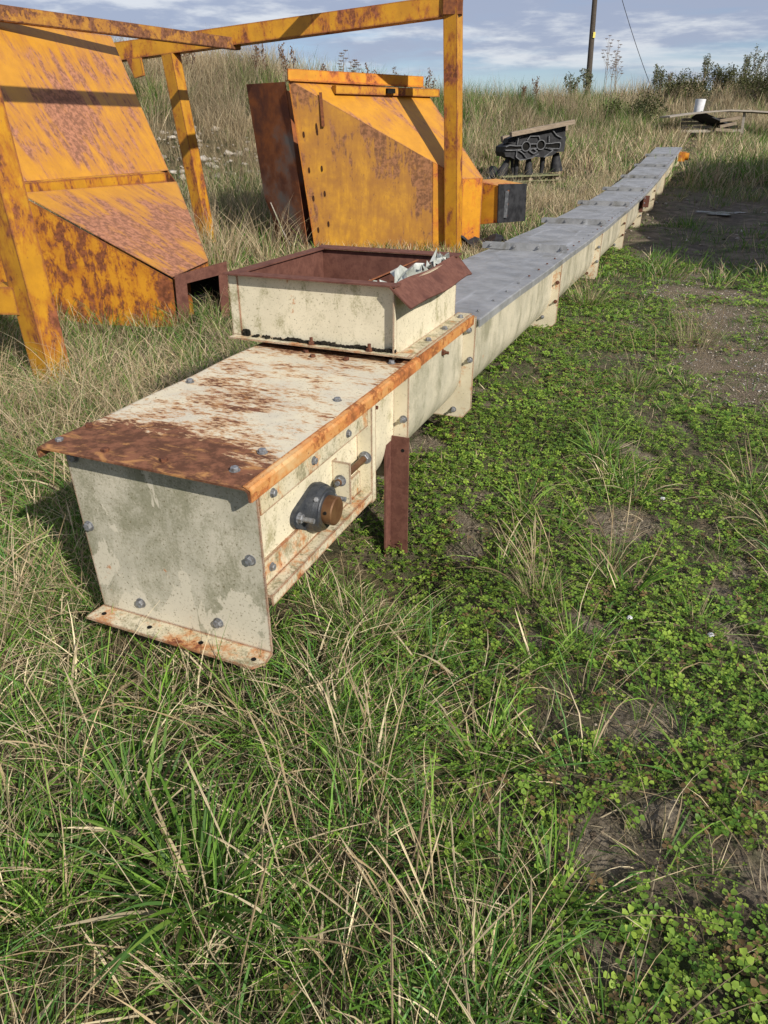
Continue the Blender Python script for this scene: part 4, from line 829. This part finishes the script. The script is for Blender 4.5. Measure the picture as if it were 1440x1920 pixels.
#CLOVER
def clover(B,x,y,s,hgt,gmul=1.0,stem=True):
    N=len(x); z=gz(x,y); h=rng.uniform(*hgt,N); s=rng.uniform(*s,N); tilt=rng.uniform(0,.6,N); ta=rng.rand(N)*6.28; yaw=rng.rand(N)*6.28
    hue=rng.rand(N,1)**1.3; yel=(fbm(x,y,.35,130)[:,None]-.4)
    col=(np.array([[.085,.18,.025]])*(1-hue)+np.array([[.29,.41,.06]])*hue)*gmul*(1+yel*.6); dead=(rng.rand(N)<.03+.14*(fbm(x,y,.6,150)>.56))[:,None]; col=np.where(dead,np.array([[.20,.13,.06]]),col)
    tmpl=[]
    for j in range(3):
        a=j*2*math.pi/3; ca,sa=math.cos(a),math.sin(a)
        P=[(.06,0,0),(.45,.40,.10),(.90,.42,.12),(1.0,.03,0.0),(.90,-.38,.12),(.45,-.38,.10)]
        tmpl.append([(u*ca-v*sa,u*sa+v*ca,w) for u,v,w in P])
    T=np.array(tmpl).reshape(18,3)
    cyw,syw=np.cos(yaw),np.sin(yaw); X=T[None,:,0]*cyw[:,None]-T[None,:,1]*syw[:,None]; Y=T[None,:,0]*syw[:,None]+T[None,:,1]*cyw[:,None]; Zt=T[None,:,2]+0*X
    fold=rng.uniform(-.25,.9,N)[:,None]; Zt=Zt*(1+fold*2)+ rng.uniform(-.35,.25,N)[:,None]*np.hypot(X,Y)*.6
    d=X*np.cos(ta)[:,None]+Y*np.sin(ta)[:,None]; Zt=Zt+d*np.sin(tilt)[:,None]; 
    V=np.stack([x[:,None]+X*s[:,None],y[:,None]+Y*s[:,None],(z+h)[:,None]+Zt*s[:,None]],-1).reshape(-1,3)
    b=np.arange(N)[:,None]*18+np.arange(3)[None,:]*6+B.n; q1=np.stack([b,b+1,b+2,b+3],-1).reshape(-1,4); q2=np.stack([b,b+3,b+4,b+5],-1).reshape(-1,4)
    c=np.repeat(col[:,None,:],18,1); lf=np.array([.8,1,1.06,.95,1.0,.92]*3); c=c*lf[None,:,None]
    B.co.append(V.astype(np.float32)); B.q.append(np.concatenate([q1,q2]).astype(np.int32)); B.c.append(np.clip(c.reshape(-1,3),0,1).astype(np.float32)); B.n+=len(V)
    if stem:
        B.add(np.stack([x+rng.randn(N)*.008,y+rng.randn(N)*.008,z-.003],-1),h+.004,np.full(N,.0012),rng.rand(N)*6.28,rng.uniform(0,.3,N),np.zeros(N),col*.8,1,[1,1],1.0)
B=Blades()
for (f0,f1,dn,s,hg,th) in ((.3,2.2,2300,(.008,.0180),(.004,.060),.43),(2.2,4.2,2200,(.009,.0165),(.006,.05),.42),(4.2,7.5,1100,(.014,.022),(.006,.04),.44),(7.5,13,260,(.022,.036),(.01,.04),.46)):
    x,y,la,f=wedge(f0,f1,dn,.56,.5); Z=zones(x,y); n=fbm(x,y,.42,120)*.6+fbm(x,y,.10,124,3)*.4
    k=(rng.rand(len(x))<Z['right']*1.0+.02)&(Z['soil']<.35+.2*rng.rand(len(x)))&(Z['gravel']<rng.rand(len(x))*.95)&(n>th-.02)&~inside(x,y)&(x>-1.9)
    clover(B,x[k],y[k],s,hg,1.0,f0<4)
for (f0,f1,dn,s_) in ((.3,2.4,3600,(.0035,.0075)),(2.4,5.0,2200,(.0055,.010))):
    x,y,la,f=wedge(f0,f1,dn,.56,.5); Z=zones(x,y); n=fbm(x,y,.3,180)*.6+fbm(x,y,.08,184,3)*.4
    k=(rng.rand(len(x))<Z['right'])&(Z['soil']<.75*rng.rand(len(x))+.1)&(Z['gravel']<rng.rand(len(x)))&(n>.42)&~inside(x,y)&(x>-1.9); clover(B,x[k],y[k],s_,(.002,.020),.85,False)
x,y,la,f=wedge(.3,3,500,.56,.5); Z=zones(x,y); k=(Z['right']<.6)&(fbm(x,y,.4,140)>.56)&~inside(x,y); clover(B,x[k],y[k],(.008,.014),(.02,.07),.9)
o=B.build('clover','clover'); tag(o,'carpet of small three leaved clover right of the trough','clover',None,'stuff')
#FLOWERS
def flower(la,f,label):
    X,Y=xy(la,f); z=float(gz(X,Y)); b=MB(); rs=np.random.RandomState(int(la*100))
    t=thing('clover_flower',(X,Y,z),label,'clover flower','clover flowers')
    MB().tube([(X,Y,z),(X+.004,Y,z+.05)],.0012,5).build('stem',M['mossy'],t)
    for k in range(60):
        d=Vector((rs.randn(),rs.randn(),abs(rs.randn())+.1)).normalized(); p=Vector((X+.004,Y,z+.052)); b.cyl(p+d*.003,p+d*.012,.0012,.0018,5)
    b.build('flower_head',M['white'],t)
flower(.905,2.13,'white clover flower right of the arching dry stalks'); flower(1.16,2.02,'white clover flower at the right edge of the picture'); flower(1.34,3.05,'white clover flower farthest back near the right edge')
#STONES
def stones(n_,f0,f1,name,label,fn,s,col):
    x,y,la,f=wedge(f0,f1,n_,.56,.5); Z=zones(x,y); k=fn(Z,x,y)&~inside(x,y); x,y=x[k],y[k]; N=len(x)
    t=(1+5**.5)/2; ico=np.array([(-1,t,0),(1,t,0),(-1,-t,0),(1,-t,0),(0,-1,t),(0,1,t),(0,-1,-t),(0,1,-t),(t,0,-1),(t,0,1),(-t,0,-1),(-t,0,1)])/1.9
    F=np.array([(0,11,5),(0,5,1),(0,1,7),(0,7,10),(0,10,11),(1,5,9),(5,11,4),(11,10,2),(10,7,6),(7,1,8),(3,9,4),(3,4,2),(3,2,6),(3,6,8),(3,8,9),(4,9,5),(2,4,11),(6,2,10),(8,6,7),(9,8,1)])
    sz=s[0]+(s[1]-s[0])*rng.rand(N)**3; sh=sz[:,None,None]*(1+.3*rng.randn(N,12,3))*np.array([1,.8,.55]); a=rng.rand(N)*6.28
    V=ico[None]*sh; X=V[...,0]*np.cos(a)[:,None]-V[...,1]*np.sin(a)[:,None]; Y=V[...,0]*np.sin(a)[:,None]+V[...,1]*np.cos(a)[:,None]
    co=np.stack([X+x[:,None],Y+y[:,None],V[...,2]+(gz(x,y)+sz*.15)[:,None]],-1).reshape(-1,3); q=(F[None]+(np.arange(N)*12)[:,None,None]).reshape(-1,3)
    c=np.repeat((np.array(col)[rng.randint(0,len(col),N)]*(1+.25*rng.randn(N,1)).clip(.5,1.6))[:,None,:],12,1).reshape(-1,3)
    o=link(name,npmesh(name,co,q,np.clip(c,0,1)),m_stone); tag(o,label,name,None,'stuff')
def mst():
    n=NT('stone'); a=n.N.new('ShaderNodeAttribute'); a.attribute_name='Col'; n.bump(n.noise(n.map(),120,4,.6),.5,.002); return n.done(a.outputs['Color'],.85,0,.3)
m_stone=mst()
GC=[(.22,.18,.13),(.30,.27,.23),(.16,.125,.09),(.42,.38,.33),(.20,.20,.20)]
stones(1100,3.0,10,'gravel','loose gravel and small stones on the bare ground right of the trough',lambda Z,x,y:(Z['gravel']>.3),(.002,.010),GC)
stones(1500,.4,4.5,'soil_crumbs','crumbs and clods of bare soil between the clover',lambda Z,x,y:(Z['soil']>.30)|((Z['right']>.5)&(rng.rand(len(x))<.12)),(.002,.010),[(.13,.10,.07),(.10,.075,.05),(.20,.17,.13)])
stones(22,9,20,'track_stones','scattered stones on the dark wet track',lambda Z,x,y:(Z['gravel']>.3)&(rng.rand(len(x))<.6),(.008,.045),[(.16,.13,.10),(.22,.19,.16),(.11,.09,.07),(.30,.28,.25)])
stones(25,14,20,'bank_stones','pale stones showing on the bare scrape of the left bank',lambda Z,x,y:np.exp(-(((Z['az']+14)/6)**2+((Z['f']-Z['D']-2.2)/1.2)**2))>.3,(.03,.12),[(.35,.32,.28),(.28,.25,.21)])
#WEEDS on the ridge
def weed(la,f,h,label,kind,seed):
    X,Y=xy(la,f); z=float(gz(X,Y)); rs=np.random.RandomState(seed); t=thing('weed',(X,Y,z),label,'weed','weeds on the skyline')
    b=MB(); hd=MB(); 
    for s in range(3 if kind!='twig' else 5):
        hh=h*rs.uniform(.7,1); tx,ty=rs.randn()*.10*hh,rs.randn()*.10*hh; bx,by=X+rs.randn()*.12,Y+rs.randn()*.12
        p=[(bx+tx*k/5*(k/5),by+ty*k/5*(k/5),z-.05+hh*k/5) for k in range(6)]; b.tube(p,[.012,.011,.010,.008,.006,.004],5)
        for k in range(9):
            u=.35+.65*k/9; q=Vector((bx+tx*u*u,by+ty*u*u,z+hh*u)); a=rs.rand()*6.28; l=hh*(.22*(1.1-u)+.06); e=q+Vector((math.cos(a)*l*.6,math.sin(a)*l*.6,l)); b.tube([q,e],[.005,.003],4)
            if kind=='dock':
                for m in range(5): w=q.lerp(e,.3+.15*m); hd.box(w+Vector(rs.randn(3)*.02),(.018,.018,.03),Matrix.Rotation(rs.rand()*3,3,'X'))
            elif kind=='umbel':
                for m in range(6): aa=m; g=e+Vector((math.cos(aa)*.05,math.sin(aa)*.05,.03)); b.tube([e,g],.003,3); hd.box(g,(.03,.03,.012))
            else:
                for m in range(10): w=q.lerp(e,rs.rand()*1.1)+Vector(rs.randn(3)*.035); M3=Matrix.Rotation(rs.rand()*6,3,'X')@Matrix.Rotation(rs.rand()*6,3,'Z'); c=[w+M3@Vector(v) for v in((-.03,-.012,0),(.03,-.014,.008),(.035,.012,0),(-.025,.014,.006))]; hd.add(c,[(0,1,2,3)])
    b.build('stem',M['wood'],t); hd.build('seed_heads' if kind!='twig' else 'leaves',{'dock':m_dock,'umbel':m_dock,'twig':m_leaf}[kind],t)
m_dock=solid('dry_seed_heads',(.10,.055,.035),(.17,.10,.06),30,.9); m_leaf=solid('dark_leaves',(.05,.075,.025),(.10,.10,.04),8,.6)
def crest(px): 
    az=math.degrees(math.atan((px-720)/1511.)); f=float(np.interp(az,AZ,DF)+np.interp(az,AZ,WD)*.93)
    return (px-720)/1511.*f,f
WL=[(372,.9,'dock'),(500,1.0,'dock'),(540,1.2,'dock'),(622,.9,'dock'),(662,1.15,'umbel'),(700,.9,'dock'),(745,1.0,'dock'),(800,1.05,'dock'),(968,.9,'dock'),(992,1.0,'dock'),(1060,1.1,'twig'),(1124,2.5,'umbel'),(1140,1.9,'umbel'),(1085,1.2,'twig'),(1215,1.3,'twig'),(1235,1.1,'dock'),(1298,1.4,'twig'),(1320,1.1,'twig'),(1366,1.7,'twig'),(1385,1.9,'twig'),(1408,1.6,'twig'),(1430,1.3,'twig')]
WN={'dock':'reddish seed spike weed','umbel':'tall branching dead umbel weed','twig':'bushy dark leaved weed'}
WP=['first','second','third','fourth','fifth','sixth','seventh','eighth','ninth','tenth','eleventh','twelfth','thirteenth']
cnt={}
for i,(px,h,kd) in enumerate(WL):
    la,f=crest(px); cnt[kd]=cnt.get(kd,0)+1
    weed(la,f-.4,h,f'{WP[cnt[kd]-1]} {WN[kd]} from the left along the skyline of the bank',kd,i+40)
def bush(la,f,h,r,label,seed,n=2600):
    X,Y=xy(la,f); z=float(gz(X,Y)); rs=np.random.RandomState(seed); t=thing('bush',(X,Y,z),label,'bush','bushes on the bank')
    b=MB()
    for k in range(9):
        a=rs.rand()*6.28; e=(X+math.cos(a)*r*.7*rs.rand(),Y+math.sin(a)*r*.7*rs.rand(),z+h*rs.uniform(.6,.95)); b.tube([(X,Y,z-.1),((X+e[0])/2+rs.randn()*.08,(Y+e[1])/2,z+h*.4),e],[.03,.02,.008],5)
    b.build('stem',M['wood'],t)
    cl=[(rs.randn()*r*.5,rs.randn()*r*.5,rs.uniform(.25,1)*h,rs.uniform(.25,.5)*r) for _ in range(16)]; ci=rs.randint(0,16,n); C=np.array(cl)[ci]; d=rs.randn(n,3); d/=np.linalg.norm(d,axis=1)[:,None]; p=C[:,:3]+d*C[:,3:]*rs.rand(n,1)**.4+np.array([X,Y,z]); s=rs.uniform(.03,.06,n)
    u=rs.randn(n,3); u/=np.linalg.norm(u,axis=1)[:,None]; v=np.cross(u,rs.randn(n,3)); v/=np.linalg.norm(v,axis=1)[:,None]
    V=np.stack([p-u*s[:,None],p+v*s[:,None]*.5,p+u*s[:,None],p-v*s[:,None]*.5],1).reshape(-1,3); q=np.arange(n*4).reshape(n,4)
    c=np.repeat(np.array([[.075,.08,.03]])*(1+.35*rs.randn(n,1)).clip(.4,1.8),4,0)
    link('foliage',npmesh('foliage',V,q,np.clip(c,0,1)),M['blade'],t)
bush(18.4,37.5,2.4,.8,'leafy bush standing highest on the bank at the right edge',3,2600)
for i,(px,df,h,r,lab) in enumerate(((1185,-5.5,.8,1.1,'dark bramble mound on the bank above the end of the trough'),(1250,-2,.8,1.0,'green bush on the bank left of the white container'),(1400,-2.5,.9,1.3,'green bush on the bank above the timber stack'),(1345,-1,.8,1.0,'low bush on the crest between the twiggy weeds'))):
    la,f=crest(px); bush(la*(f+df)/f,f+df,h,r,lab,20+i,2400)
